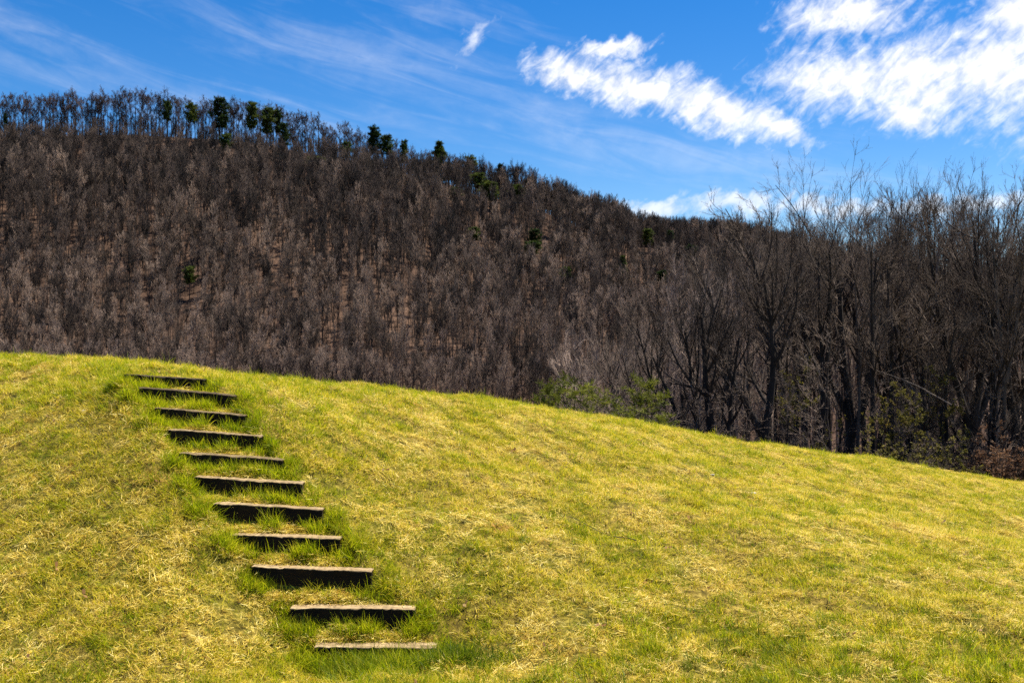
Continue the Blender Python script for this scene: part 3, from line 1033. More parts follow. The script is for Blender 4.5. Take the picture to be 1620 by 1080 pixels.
kind('brush', 12, [([(0.1 * math.cos(a), 0.1 * math.sin(a), -.2), (.35 * math.cos(a), .35 * math.sin(a), .8), (.8 * math.cos(a), .8 * math.sin(a), 1.9 + .3 * math.sin(3 * a))], .016, .006) for a in np.arange(7) * 0.9],
     [lv(8, .15, 1, 38, .5, 5, .2, .05, .6, .006), lv(7, .1, 1, 40, .5, 4, .22, .04, .7, .0045), lv(4, .1, 1, 40, .5, 3, .2, .03, .7, .004)])


def put_tree(kindname, px, Y, label, cat='tree', s=1.0, rz=0.0, group=None, name='bare_tree', sink=0.1, x=None, sz=None, mats=('bark_near', 'twig_near')):
    X = (px - 810) / FOC * Y if x is None else x
    Z = float(height(np.array([X]), np.array([Y]))[0]) - sink
    sc = s if sz is None else (s, s, sz)
    o = thing(name, label, cat, (X, Y, Z), rz, sc, group)
    tm, cm = near_kinds[kindname]
    for nm, me, mt in (('trunk', tm, mats[0]), ('crown', cm, mats[1])):
        if not me.materials:
            me.materials.append(M[mt])
        ch = obj(nm, me, None, o)
        ch.material_slots[0].link = 'OBJECT'
        ch.material_slots[0].material = M[mt]
    return o


def fit(kindname, px, Y, top_py):
    """height scale that puts the top of the kind at photo row top_py"""
    X = (px - 810) / FOC * Y
    Z = float(height(np.array([X]), np.array([Y]))[0])
    H = max(np.array([v.co.z for v in near_kinds[kindname][1].vertices]).max(), 1)
    return (EYE + (HPY - top_py) / FOC * Y - Z) / H


KTOP = {}
for k_, (a_, b_) in near_kinds.items():
    co = np.empty(len(b_.vertices) * 3, np.float32)
    b_.vertices.foreach_get('co', co)
    KTOP[k_] = 0.25 * np.percentile(co.reshape(-1, 3)[:, 2], 96) + 0.75 * co.reshape(-1, 3)[:, 2].max()


def put_fit(kindname, px, Y, top_py, label, rz=0.0, group=None, w=1.0, mats=('bark_near', 'twig_near')):
    X = (px - 810) / FOC * Y
    Z = float(height(np.array([X]), np.array([Y]))[0])
    sz = (EYE + (HPY - top_py) / FOC * Y - Z) / KTOP[kindname]
    return put_tree(kindname, px, Y, label, s=sz * w, sz=sz, rz=rz, group=group, mats=mats)


GROVE = 'bare trees of the grove on the right'
MAIN = [
    ('lean_left', 1058, 33, 455, 'slender bare tree leaning left, first of the grove, behind the young pine', 0, 1.0),
    ('clump', 1136, 31, 395, 'many stemmed dark bare tree at the left edge of the grove, stems splaying left', 0, 1.05),
    ('lean_left', 1172, 36, 375, 'slim bare tree leaning left, just right of the many stemmed clump', 0.3, 0.9),
    ('low_fork', 1202, 33, 338, 'dark bare tree with a low fork sending one limb up to the left', 0, 1.0),
    ('lean_left', 1262, 36, 300, 'bare tree with a straight lower trunk bending left above, next after the low fork', 0.2, 1.1),
    ('thin', 1228, 41, 360, 'thin bare tree between the low forked tree and the bending one', 1.0, 1.0),
    ('straight', 1308, 43, 272, 'straight bare tree just left of the big forked tree', 1.1, 1.0),
    ('big_fork', 1340, 37, 250, 'largest bare tree of the grove, thick trunk forking high into a wide crown', 0, 1.0),
    ('twin', 1378, 42, 252, 'twin trunked bare tree directly behind and right of the largest tree', 0, 0.8),
    ('straight', 1408, 38, 262, 'tall bare tree whose narrow pointed top stands alone against the sky', 0.5, 0.72),
    ('vase', 1452, 41, 272, 'bare tree with a vase shaped crown at the left of the dense right crowns', 0, 0.8),
    ('straight', 1462, 36, 330, 'thick straight black trunk rising among yellow green shoots', 2.2, 1.1),
    ('thin_bent', 1432, 34, 420, 'thin crooked bare tree left of the thick straight black trunk', 0.4, 1.2),
    ('broad', 1500, 44, 266, 'broad bare tree with dense crown right of the thick black trunk', 0, 0.8),
    ('vase', 1524, 35, 280, 'dark bare tree near the right edge, splitting like a vase halfway up', 0, 0.95),
    ('twin', 1556, 40, 262, 'twin stemmed bare tree just right of the vase shaped dark tree', 2.8, 0.8),
    ('straight', 1572, 34, 300, 'straight bare trunk standing above the rust brown brush', 1.7, 0.9),
    ('broad', 1606, 40, 262, 'broad bare tree cut by the right edge of the picture, tallest there', 2.0, 0.85),
    ('low_fork', 1618, 33, 310, 'low forked bare tree at the right border in front of the rusty brush', 2.9, 1.0),
    ('thin', 1100, 38, 400, 'thin bare tree showing between the stems of the left clump', 2.0, 1.0),
    ('thin_bent', 1004, 37, 500, 'low crooked bare tree arching over the gap between the two young pines', 0.2, 1.3),
    ('thin_bent', 960, 39, 520, 'pale crooked bare tree just left of the brighter young pine', 2.9, 1.3),
    ('thin', 1500, 33, 400, 'thin bare pole tree close in front of the broad dense crowned tree', 0.1, 1.1),
    ('thin_bent', 1585, 32, 430, 'crooked thin bare tree between the straight trunk and the right border', 1.9, 1.1),
]
MAIN += [
    ('vase', 1428, 47, 300, 'bare tree with fanned out top, behind the narrow pointed tree on its right', 1.2, 0.7),
    ('twin', 1486, 48, 278, 'bare tree whose top fills the sky between the two vase shaped trees', 0.7, 0.75),
    ('broad', 1542, 49, 268, 'bare tree with round bushy top behind the twin stemmed one', 1.0, 0.7),
    ('vase', 1588, 47, 270, 'fan topped bare tree just left of the tall tree cut by the right edge', 2.5, 0.75),
    ('twin', 1282, 44, 285, 'bare tree with thin double stem filling the left shoulder of the largest crown', 0.3, 0.8),
]
for kn, px, Y, tp, lab, rz, w in MAIN:
    put_fit(kn, px, Y, tp, lab, rz, GROVE, w * 1.0)

# trees deeper in the grove, told apart by nothing but the stretch of grove they fill
rngG = np.random.default_rng(77)
ZONES = [(880, 1010, 12, 46, 110, 500, 560, 'small bare tree deep in the hollow behind the two young pines'),
         (1010, 1160, 14, 42, 80, 395, 520, 'bare background tree seen between the stems at the left end of the grove'),
         (1160, 1330, 14, 44, 75, 375, 490, 'bare background tree in the gap left of the largest grove tree'),
         (1330, 1480, 12, 44, 75, 400, 520, 'bare background tree behind the middle of the grove'),
         (1480, 1680, 16, 43, 72, 400, 520, 'bare background tree in the dark right end of the grove')]
for x0, x1, n, y0, y1, t0, t1, lab in ZONES:
    for j in range(n):
        px = x0 + (x1 - x0) * (j + rngG.uniform(0.1, 0.9)) / n
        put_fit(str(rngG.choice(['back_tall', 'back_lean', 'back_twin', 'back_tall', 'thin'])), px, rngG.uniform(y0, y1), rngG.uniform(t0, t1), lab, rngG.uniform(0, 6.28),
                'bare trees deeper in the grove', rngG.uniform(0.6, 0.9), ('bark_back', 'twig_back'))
POLES = [(1180, 1330, 5, 'slim straight bare trunk in the gap left of the largest grove tree', 300, 370), (1345, 1480, 6, 'slim straight bare trunk between the largest tree and the thick black trunk', 290, 360),
         (1480, 1625, 7, 'slim straight bare trunk in the crowded right end of the grove', 290, 370)]
for x0, x1, n, lab, t0, t1 in POLES:
    for j in range(n):
        px = x0 + (x1 - x0) * (j + rngG.uniform(0.1, 0.9)) / n
        put_fit('pole' if rngG.random() < .6 else 'pole_fork', px, rngG.uniform(32, 43), rngG.uniform(t0, t1), lab, rngG.uniform(0, 6.28), 'slim straight trunks of the grove', rngG.uniform(0.75, 1.1), ('bark_back' if rngG.random() < .35 else 'bark_near', 'twig_near'))
# saplings and brush along the edge of the field
SAP = [(1140, 1340, 10, 'thin leafless sapling along the field edge, left half of the grove'), (1340, 1650, 13, 'thin leafless sapling along the field edge, right half of the grove')]
for x0, x1, n, lab in SAP:
    for j in range(n):
        px = x0 + (x1 - x0) * (j + rngG.uniform(0.1, 0.9)) / n
        put_fit('sapling', px, rngG.uniform(29, 40), rngG.uniform(470, 620), lab, rngG.uniform(0, 6.28), 'saplings along the field edge', rngG.uniform(0.7, 1.1), ('bark_near', 'bark_back')).name = 'sapling'
BR = [(880, 1080, 18, 'low leafless brush around the young pines at the crest', 600, 650), (1080, 1350, 4, 'low leafless brush at the foot of the left half of the grove', 610, 680),
      (1350, 1650, 3, 'low leafless brush at the foot of the right half of the grove', 660, 725)]
for x0, x1, n, lab, t0, t1 in BR:
    for j in range(n):
        px = x0 + (x1 - x0) * (j + rngG.uniform(0.1, 0.9)) / n
        o = put_fit('brush', px, rngG.uniform(27, 37), rngG.uniform(t0, t1), lab, rngG.uniform(0, 6.28), 'leafless brush at the field edge', rngG.uniform(0.9, 1.4))
        o.name = 'brush_shrub'
        o['category'] = 'shrub'


# ------------------------------------------------------------------ evergreens and leafy shrubs
def leaf_cloud(rng, centres, n, rad, ln, wd, squash=0.7, up=0.35):
    """n thin faces round every centre, pointing outwards and up"""
    m = len(centres)
    c = np.repeat(centres, n, 0)
    d = norm(rng.normal(0, 1, (m * n, 3)) * np.array([1, 1, squash]) + np.array([0, 0, up]))
    p0 = c + d * (rng.random((m * n, 1)) * rad * 0.5)
    L = (ln * rng.uniform(0.6, 1.3, m * n))[:, None]
    p1 = p0 + d * L
    s = norm(np.cross(d, rng.normal(0, 1, (m * n, 3)))) * (wd * rng.uniform(0.7, 1.2, m * n))[:, None]
    V = np.stack([p0 - s * .5, p0 + s * .5, p0 + d * L * 0.6 + s * .6, p1, p0 + d * L * 0.6 - s * .6], 1).reshape(-1, 3)
    b = (np.arange(m * n) * 5)[:, None]
    Q = b + np.array([0, 1, 2, 3, 4])
    tone = np.repeat(np.repeat(rng.normal(0.45, 0.2, m), n) + rng.normal(0, 0.12, m * n), 5)
    return V, Q, np.clip(tone, 0, 1)


def evergreen(seed, H, bare, width, shape, nwh, nbr, tn, trad, tln, twd, r0, droop=0.0, lean=0.0):
    """shape(t) 0..1 -> relative branch length; returns trunk, crown meshes"""
    rng = np.random.default_rng(seed)
    tk, cr = Bag(), Bag()
    P, L = smooth_path([(0, 0, -.3), (lean * .3, 0, H * .4), (lean, 0, H)], 12, rng, 0.02 * H / 10)
    rad = np.linspace(r0, r0 * 0.12, 12)
    tk.add(*tubes(P[None], rad[None], 6))
    BP, BR_, cen = [], [], []
    for w in range(nwh):
        t = bare + (1 - bare) * (w + rng.uniform(0, .8)) / nwh
        base = np.array([np.interp(t * H, P[:, 2], P[:, j]) for j in range(2)] + [t * H])
        tt = (t - bare) / (1 - bare)
        a0 = rng.uniform(0, 6.28)
        for b in range(nbr):
            if rng.random() < 0.36:
                continue
            a = a0 + b * 6.283 / nbr + rng.normal(0, .3)
            ln = width * shape(tt) * rng.uniform(0.55, 1.2)
            rise = rng.uniform(0.05, 0.45) - droop + 0.5 * tt
            d = norm(np.array([math.cos(a), math.sin(a), rise]))
            k = 5
            pts = np.zeros((k, 3))
            pts[0] = base
            for s in range(1, k):
                d = norm(d + rng.normal(0, .12, 3) + np.array([0, 0, 0.05]))
                pts[s] = pts[s - 1] + d * ln / (k - 1)
            BP.append(pts)
            BR_.append(np.linspace(r0 * 0.22 * (1 - .6 * tt), r0 * 0.05, k))
            for s in np.arange(0.35, 1.01, 0.16):
                p = pts[min(int(s * (k - 1)), k - 2)]
                q = pts[min(int(s * (k - 1)), k - 2) + 1]
                f = s * (k - 1) - min(int(s * (k - 1)), k - 2)
                cen.append(p + (q - p) * f + rng.normal(0, trad * .35, 3))
    cen.append(P[-1])
    tk.add(*tubes(np.array(BP), np.array(BR_), 4))
    V, Q, tone = leaf_cloud(rng, np.array(cen), tn, trad, tln, twd)
    cr.add(V, Q, tone)
    return tk.mesh('trunk'), cr.mesh('crown', False)


rounded = lambda t: math.sqrt(max(1 - (1.7 * t - 0.7) ** 2, 0.05)) if t > 0.41 else 0.75 + 0.55 * t
conic = lambda t: 1.05 - 0.95 * t
ragged = lambda t: 0.55 + 0.5 * math.sin(2.6 * t + 0.4) * (1 - 0.4 * t)
GREEN = {
    'pine_round': evergreen(201, 17, .52, 3.6, rounded, 11, 6, 24, .6, .8, .15, .22),
    'pine_tall': evergreen(202, 19, .40, 3.0, ragged, 13, 6, 26, .6, .8, .15, .22),
    'fir': evergreen(203, 17, .12, 3.6, conic, 20, 8, 20, .45, .7, .14, .20, .15),
    'pine_two': evergreen(204, 15, .35, 3.4, rounded, 11, 6, 26, .6, .8, .15, .2, 0, .8),
    'young_pine': evergreen(205, 3.4, .04, 1.25, lambda t: 0.45 + 0.6 * math.sin(2.2 * (1 - t) + .3) * (1 - .35 * t), 10, 5, 22, .13, .17, .015, .045),
    'young_pine_loose': evergreen(206, 3.2, .05, 1.5, lambda t: 0.9 - 0.5 * t, 8, 5, 20, .13, .17, .015, .045, .0, -.3),
}
GTOP = {}
for k_, (a_, b_) in GREEN.items():
    co = np.empty(len(b_.vertices) * 3, np.float32)
    b_.vertices.foreach_get('co', co)
    GTOP[k_] = co.reshape(-1, 3)[:, 2].max()


def ground_hit(px, py, y0, y1):
    """first depth along the sight line through px, py where it meets the ground"""
    Ys = np.linspace(y0, y1, 900)
    u = (px - 810) / FOC
    Zs = EYE + (HPY - py) / FOC * Ys
    H = height(u * Ys, Ys)
    b = np.nonzero(H > Zs)[0]
    return Ys[b[0]] if len(b) else y1


def put_green(kindname, px, Y, top_py, label, name='pine_tree', cat='tree', w=1.0, rz=0.0, group=None, mats=('bark_far', 'needles_far')):
    X = (px - 810) / FOC * Y
    Z = float(height(np.array([X]), np.array([Y]))[0])
    s = (EYE + (HPY - top_py) / FOC * Y - Z) / GTOP[kindname]
    o = thing(name, label, cat, (X, Y, Z - 0.1), rz, (s * w, s * w, s), group)
    obj('trunk', GREEN[kindname][0], M[mats[0]], o)
    obj('crown', GREEN[kindname][1], M[mats[1]], o)
    return o


RG = 'evergreens along the ridge and on the mountainside'
# px, top py, base py (0 = on the ridge line), kind, width factor, label
EVER = [
    (8, 176, 0, 'pine_tall', .7, 'dark narrow pine on the skyline at the left edge of the picture'),
    (264, 156, 0, 'pine_round', .8, 'small dark pine on the skyline, leftmost of the ridge pines near the summit'),
    (303, 160, 0, 'pine_round', .95, 'dark rounded pine on the skyline, second of the summit pines from left'),
    (352, 152, 0, 'pine_two', 1.15, 'biggest bushy pine on the summit skyline, with a bare stem below'),
    (399, 157, 0, 'pine_tall', 1.1, 'tall dark pine with a pointed top right of the biggest summit pine'),
    (421, 166, 0, 'pine_two', 1.1, 'broad olive pine touching the tall pointed summit pine on its right'),
    (440, 169, 0, 'pine_tall', .8, 'narrow dark pine last of the tight summit row'),
    (452, 192, 250, 'pine_two', .6, 'lower dark pine just below the right end of the summit row'),
    (358, 209, 262, 'pine_round', .9, 'dark pine standing just below the ridge under the biggest summit pine'),
    (500, 245, 290, 'pine_round', 1.5, 'round dark green pine on the slope below the skyline, left of centre'),
    (545, 222, 265, 'pine_two', 1.0, 'low spreading dark evergreen just under the falling skyline'),
    (592, 202, 0, 'pine_tall', .9, 'dark tufted pine on the falling skyline above the spreading evergreen'),
    (612, 217, 0, 'pine_round', .9, 'compact dark pine beside the tufted skyline pine'),
    (640, 224, 0, 'pine_tall', .6, 'slim dark pine on the skyline left of the cone shaped fir'),
    (695, 227, 0, 'fir', 1.25, 'cone shaped fir like a Christmas tree on the falling skyline'),
    (718, 294, 330, 'pine_two', 1.3, 'wide low dark pine on the slope below the cone shaped fir'),
    (745, 250, 0, 'pine_tall', 1.2, 'ragged dark pine on the skyline right of the cone shaped fir'),
    (757, 272, 318, 'pine_round', 1.4, 'dense dark green pine heading the cluster on the falling ridge'),
    (775, 286, 332, 'pine_two', 1.4, 'brighter green pine in the middle of the cluster on the falling ridge'),
    (791, 263, 0, 'fir', 1.0, 'pointed fir on the skyline above the green cluster'),
    (818, 290, 330, 'pine_round', 1.4, 'rounded dark pine at the right end of the green cluster'),
    (836, 286, 0, 'pine_tall', 1.0, 'ragged pine on the skyline just past the green cluster'),
    (868, 300, 0, 'pine_two', 1.0, 'low pine on the skyline halfway to the flat topped pine'),
    (903, 318, 0, 'pine_tall', 1.0, 'small pointed pine on the skyline beyond the green cluster'),
    (930, 325, 0, 'pine_two', 1.2, 'flat topped dark pine in the middle of the low right skyline'),
    (958, 334, 0, 'pine_round', 1.2, 'small round pine on the low skyline right of the flat topped one'),
    (990, 346, 0, 'pine_tall', 1.2, 'dark pine where the falling skyline meets the flat far ridge'),
    (1027, 360, 400, 'pine_two', 1.0, 'olive pine just below the start of the flat far ridge'),
    (1060, 362, 400, 'pine_tall', 1.0, 'dark pine on the flat far ridge, left of the grove'),
    (1156, 352, 0, 'fir', 1.0, 'cone shaped fir on the far ridge just left of the grove crowns'),
    (1095, 385, 430, 'pine_round', 1.0, 'dark pine below the far ridge, seen over the left grove clump'),
    (751, 357, 400, 'pine_round', 1.0, 'olive green pine alone in the brown middle of the mountainside'),
    (848, 360, 408, 'pine_two', 1.0, 'bright topped pine, upper one of the pair on the middle slope'),
    (841, 378, 425, 'pine_round', 1.2, 'dark bushy pine, lower one of the pair on the middle slope'),
    (892, 419, 470, 'pine_two', .9, 'small dark pine on the lower slope right of the pine pair'),
    (985, 402, 455, 'fir', 1.0, 'conical dark evergreen on the lower slope left of the grove'),
    (1048, 425, 470, 'pine_round', .9, 'dark evergreen at the left fringe of the grove crowns'),
    (300, 418, 475, 'pine_round', .9, 'pale green small evergreen on the lower left mountainside'),
]
CLEAR = []
for i, (px, tp, bp, kn, w, lab) in enumerate(EVER):
    u = (px - 810) / FOC
    Y = float(ridge(u)[0]) - (14 if px > 480 else 9) if bp == 0 else ground_hit(px, bp, 150, 700)
    CLEAR.append((u, Y, (3.4 if bp else 1.9) * max(w, .8) / Y))
    put_green(kn, px, Y, tp - (6 if px > 480 and bp == 0 else 0), lab, 'fir_tree' if kn == 'fir' else 'pine_tree', 'evergreen tree', w * (1.4 if bp else 1.35 if px > 480 else 0.95), i * 1.3, RG)

CR = 'young pines at the crest of the field'
YP = ('bark_near', 'needles')
put_green('young_pine', 868, 25, 585, 'dark young pine at the crest, leftmost and leaning right', 'young_pine', 'pine', 0.8, 0.4, CR, YP)
put_green('young_pine_loose', 906, 27, 577, 'loose young pine with brown gaps beside the dark leftmost one', 'young_pine', 'pine', 1.1, 0.0, CR, YP)
put_green('young_pine_loose', 935, 29, 590, 'thin brownish young pine, right one of the left hand group', 'young_pine', 'pine', 0.9, 2.5, CR, YP)
put_green('young_pine', 1022, 25, 577, 'bright green young pine at the crest, tallest of the right hand group', 'young_pine', 'pine', 1.0, 2.0, CR, YP)
put_green('young_pine_loose', 984, 24, 622, 'low spreading young pine left of the bright green one', 'young_pine', 'pine', 1.2, 1.0, CR, YP)
put_green('young_pine', 1046, 24, 640, 'knee high young pine at the right foot of the bright green one', 'young_pine', 'pine', 1.2, 4.0, CR, YP)


def leafy(seed, tree, n, per, rad, ln, wd, zmin=0.15):
    """leaf clusters hung on the twigs of a brush or sapling mesh"""
    rng = np.random.default_rng(seed)
    me = tree[1]
    co = np.empty(len(me.vertices) * 3, np.float32)
    me.vertices.foreach_get('co', co)
    co = co.reshape(-1, 3)
    co = co[co[:, 2] > zmin]
    cen = co[rng.choice(len(co), n)]
    b = Bag()
    V, Q, t = leaf_cloud(rng, cen, per, rad, ln, wd, 1.0, 0.1)
    b.add(V, Q, t)
    return b.mesh('foliage', False)


LEAF = {'sap': leafy(301, near_kinds['sapling'], 650, 4, .05, .055, .03), 'brush': leafy(302, near_kinds['brush'], 650, 4, .05, .05, .028),
        'rust': leafy(303, near_kinds['brush'], 900, 4, .05, .06, .03)}
for kn, lk, px, Y, tp, lab, mt in [
        ('sapling', 'sap', 1452, 31, 600, 'sparse yellow green sapling in leaf before the thick straight black trunk', 'young_leaf'),
        ('sapling', 'sap', 1490, 33, 575, 'taller sparse yellow green sapling right of the first one', 'young_leaf'),
        ('brush', 'brush', 1425, 30, 672, 'yellow green leafing shrub at the field edge, left of the saplings', 'young_leaf'),
        ('brush', 'brush', 1475, 30, 680, 'yellow green leafing shrub at the field edge, under the saplings', 'young_leaf'),
        ('sapling', 'sap', 1258, 34, 560, 'faint olive leafing sapling near the bending tree', 'young_leaf'),
        ('sapling', 'sap', 1410, 32, 600, 'sparse yellow green sapling beside the tall pointed tree', 'young_leaf'),
        ('brush', 'rust', 1605, 30, 675, 'rust brown shrub at the right border of the picture', 'rust_leaf'),
        ('brush', 'rust', 1575, 31, 692, 'low rust brown shrub left of the one at the right border', 'rust_leaf'),
        ('brush', 'rust', 1640, 31, 670, 'tall rust brown shrub just at the right frame edge', 'rust_leaf')]:
    o = put_fit(kn, px, Y, tp, lab, px * 0.7, None, 1.1)
    o.name = 'leafing_sapling' if kn == 'sapling' else ('rusty_shrub' if mt == 'rust_leaf' else 'leafing_shrub')
    o['category'] = 'sapling' if kn == 'sapling' else 'shrub'
    obj('foliage', LEAF[lk], M[mt], o)

# pale dead branches leaning through the grove
for px0, py0, px1, py1, Y, lab in [(1385, 585, 1500, 640, 33, 'pale dead limb slanting down right before the thick black trunk'),
                                   (1448, 520, 1478, 552, 35, 'short pale dead limb caught high in the grove'),
                                   (1470, 470, 1497, 432, 36, 'pale broken limb pointing up right near the vase shaped tree')]:
    a, b = at(px0, py0, Y), at(px1, py1, Y - 1.5)
    rng = np.random.default_rng(px0)
    P, L = smooth_path([a, (a * .5 + b * .5) + np.array([0, 0, .12]), b], 12, rng, .02)
    bg = Bag()
    bg.add(*tubes(P[None], np.linspace(.012, .024, 12)[None], 5))
    Q, rd, Ln = grow(rng, P[None], np.linspace(.02, .04, 12)[None], np.array([L]), **lv(7, .0, .8, 40, .3, 5, .15, 0, .5, .009))
    bg.add(*tubes(Q, rd, 4))
    me = bg.mesh('dead_branch')
    c = (a + b) / 2
    me.transform(__import__('mathutils').Matrix.Translation(-c))
    o = obj('dead_branch', me, M['pale_bark'])
    o.location = c
    tag(o, lab, 'branch')

# ------------------------------------------------------------------ trees on the mountain
far_kinds = []
FAR_N = 7
for s in range(FAR_N):
    rng = np.random.default_rng(400 + s)
    H = 17.0
    l1, l2 = rng.normal(0, .5), rng.normal(0, .5)
    stems = [([(0, 0, -.5), (l1 * .3, l2 * .3, H * .45), (l1, l2, H * .92)], [0.24, 0.04][0], .05)]
    if s % 3 == 1:
        stems.append(([(l1 * .3, l2 * .3, H * .35), (1.2, .5, H * .6), (1.9, .9, H * .86)], .12, .03))
    t = bare_tree(500 + s, stems, [lv(14, .36, 1, 36, .34, 6, .09, .14, .55, .05), lv(7, .15, 1, 30, .5, 5, .10, .13, .6, .028), lv(6, .1, 1, 30, .58, 3, .10, .12, .7, .020), lv(3, .1, 1, 28, .6, 2, .10, .10, .8, .016)],
                  (5, 4, 3, 3, 3), .05, 10, 1.0)
    far_kinds.append(t)
    for me, mt in zip(t, ('bark_far', 'twig_far')):
        me.materials.append(M[mt])


def joined(t, name, twig=None):
    """one mesh with trunk and crown for the scattered wood"""
    V, Q, n, mi = [], [], 0, []
    for k, me in enumerate(t):
        co = np.empty(len(me.vertices) * 3, np.float32)
        me.vertices.foreach_get('co', co)
        li = np.empty(len(me.loops), np.int32)
        me.loops.foreach_get('vertex_index', li)
        V.append(co.reshape(-1, 3))
        Q.append(li.reshape(-1, 4) + n)
        mi.append(np.full(len(li) // 4, k, np.int32))
        n += len(co) // 3
    me = build_mesh(name, np.concatenate(V), [np.concatenate(Q)])
    me.materials.append(t[0].materials[0])
    me.materials.append(M[twig] if twig else t[1].materials[0])
    me.polygons.foreach_set('material_index', np.concatenate(mi))
    return obj(name, me, None, link=False)


far_protos = [joined(t, 'wood_tree') for t in far_kinds] + [joined(t, 'pale_wood_tree', 'twig_pale') for t in far_kinds]

rngF = np.random.default_rng(9)
# ridge skyline: each tree its own object
RID = [(-40, 120, 'bare tree on the summit skyline at the far left, against blue sky'),
       (120, 260, 'bare tree on the summit skyline left of the ridge pines'),
       (260, 460, 'bare tree on the summit skyline among the dark ridge pines'),
       (460, 600, 'bare tree on the falling skyline right of the summit pines'),
       (600, 740, 'bare tree on the falling skyline around the cone shaped fir'),
       (740, 900, 'bare tree on the falling skyline along the green pine cluster'),
       (900, 1010, 'bare tree on the low skyline among the small far pines')]
px = -40.0
while px < 1010:
    u = (px - 810) / FOC
    Yr, Zr = ridge(u)
    Y = float(Yr) + rngF.uniform(-7, 2)
    X = u * Y
    Z = float(height(np.array([X]), np.array([Y]))[0])
    lab = [l for a, b, l in RID if a <= px < b][0]
    k = rngF.integers(0, FAR_N)
    if any(abs(u - cu) < cw * .8 and Y < cY + 2 for cu, cY, cw in CLEAR):
        px += 4
        continue
    hs = np.interp(px, [0, 330, 600, 800, 1010], [1.02, 1.04, .78, .54, .50]) * rngF.uniform(0.80, 1.08)
    o = thing('bare_tree', lab, 'tree', (X, Y, Z - .3), rngF.uniform(0, 6.28), (hs * 1.2, hs * 1.2, hs), 'bare trees along the mountain skyline')
    obj('trunk', far_kinds[k][0], None, o)
    ch = obj('crown', far_kinds[k][1], None, o)
    ch.material_slots[0].link = 'OBJECT'
    ch.material_slots[0].material = M['twig_ridge']
    px += rngF.uniform(4.0, 8.0) if px < 600 else rngF.uniform(6, 10)

# the wood that covers the mountainside
n = 34000
Y = np.sqrt(rngF.uniform(120 ** 2, 680 ** 2, n))
u = rngF.uniform(-0.68, 0.72, n)
Yr, Zr = ridge(u)
ok = (Y < Yr + np.where(u > 0.12, 30, np.where(u < -0.25, 22, 26))) & ~((u < 0.18) & (Y < 150))
Y, u, Yr = Y[ok], u[ok], Yr[ok]
# the pines stand free of trunks on the near side
ok = np.ones(len(Y), bool)
for cu, cY, cw in CLEAR:
    ok &= ~((np.abs(u - cu) < cw) & (Y > cY - 26) & (Y < cY + 2.5))
Y, u, Yr = Y[ok], u[ok], Yr[ok]
# nearer fill on the right behind the grove
n2 = 550
Y2 = np.sqrt(rngF.uniform(72 ** 2, 150 ** 2, n2))
u2 = rngF.uniform(0.10, 0.66, n2)
Y, u = np.concatenate([Y, Y2]), np.concatenate([u, u2])
Yr = ridge(u)[0]
X = u * Y
Z = height(X, Y)
n = len(Y)
hs = rngF.uniform(0.55, 1.0, n)
hs *= np.where(u < 0.12, 1 - 0.42 * sstep(60, 6, Yr - Y) * 0 - np.where(u < -0.22, 0.38, 0.45) * (1 - sstep(8, 60, Yr - Y)), 0.85)
# thinner, lower growth at the foot
hs *= np.interp(Y, [72, 110, 160, 230, 320], [0.5, 0.6, 0.62, 0.8, 1.0])
rot = np.stack([rngF.normal(0, .04, n), rngF.normal(0, .04, n), rngF.uniform(0, 6.28, n)], -1)
wd = hs * rngF.uniform(0.62, 0.92, n)
pick = rngF.integers(0, FAR_N, n)
# pale twigs picked more often low on the slope, dark ones high up
pale = rngF.random(n) < np.interp(Z + mbumps(X * 2.5, Y * 2.5) * 1.6, [-12, 6, 30, 60], [0.85, 0.75, 0.28, 0.08])
pick = pick + FAR_N * pale
instancer('far_wood', np.column_stack([X, Y, Z - .3]), rot, np.column_stack([wd, wd, hs]), pick, far_protos)
print('far wood', n)

# ------------------------------------------------------------------ small things in the grass
def stone(px, py, r, label, flat=0.55):
    Y = ground_hit(px, py, 5, 30)
    X = (px - 810) / FOC * Y
    Z = float(height(np.array([X]), np.array([Y]))[0])
    rng = np.random.default_rng(int(px))
    nl, nm = 7, 10
    V = []
    for a in range(nl + 1):
        for b in range(nm):
            th, ph = math.pi * a / nl, 6.283 * b / nm
            V.append((math.sin(th) * math.cos(ph), math.sin(th) * math.sin(ph), math.cos(th)))
    V = np.array(V)
    lump = 1 + 0.18 * np.sin(V @ rng.normal(0, 2.2, 3) + 1) + 0.12 * np.sin(V @ rng.normal(0, 4, 3))
    V = V * lump[:, None] * np.array([r * 1.5, r, r * flat])
    idx = np.arange((nl + 1) * nm).reshape(nl + 1, nm)
    q = np.stack([idx[:-1], idx[1:], np.roll(idx[1:], -1, 1), np.roll(idx[:-1], -1, 1)], -1).reshape(-1, 4)
    o = obj('stone', build_mesh('stone', V, [q]), M['stone'])
    o.location = (X, Y, Z + r * 0.25)
    o.rotation_euler = (0.1, 0.1, rng.uniform(0, 6))
    tag(o, label, 'stone')


stone(133, 652, 0.025, 'small pale stone in the grass left of the upper steps')
stone(1127, 752, 0.02, 'small pale stone in the grass, left one on the right slope')
stone(1192, 782, 0.026, 'small white stone in the grass, right one on the right slope')

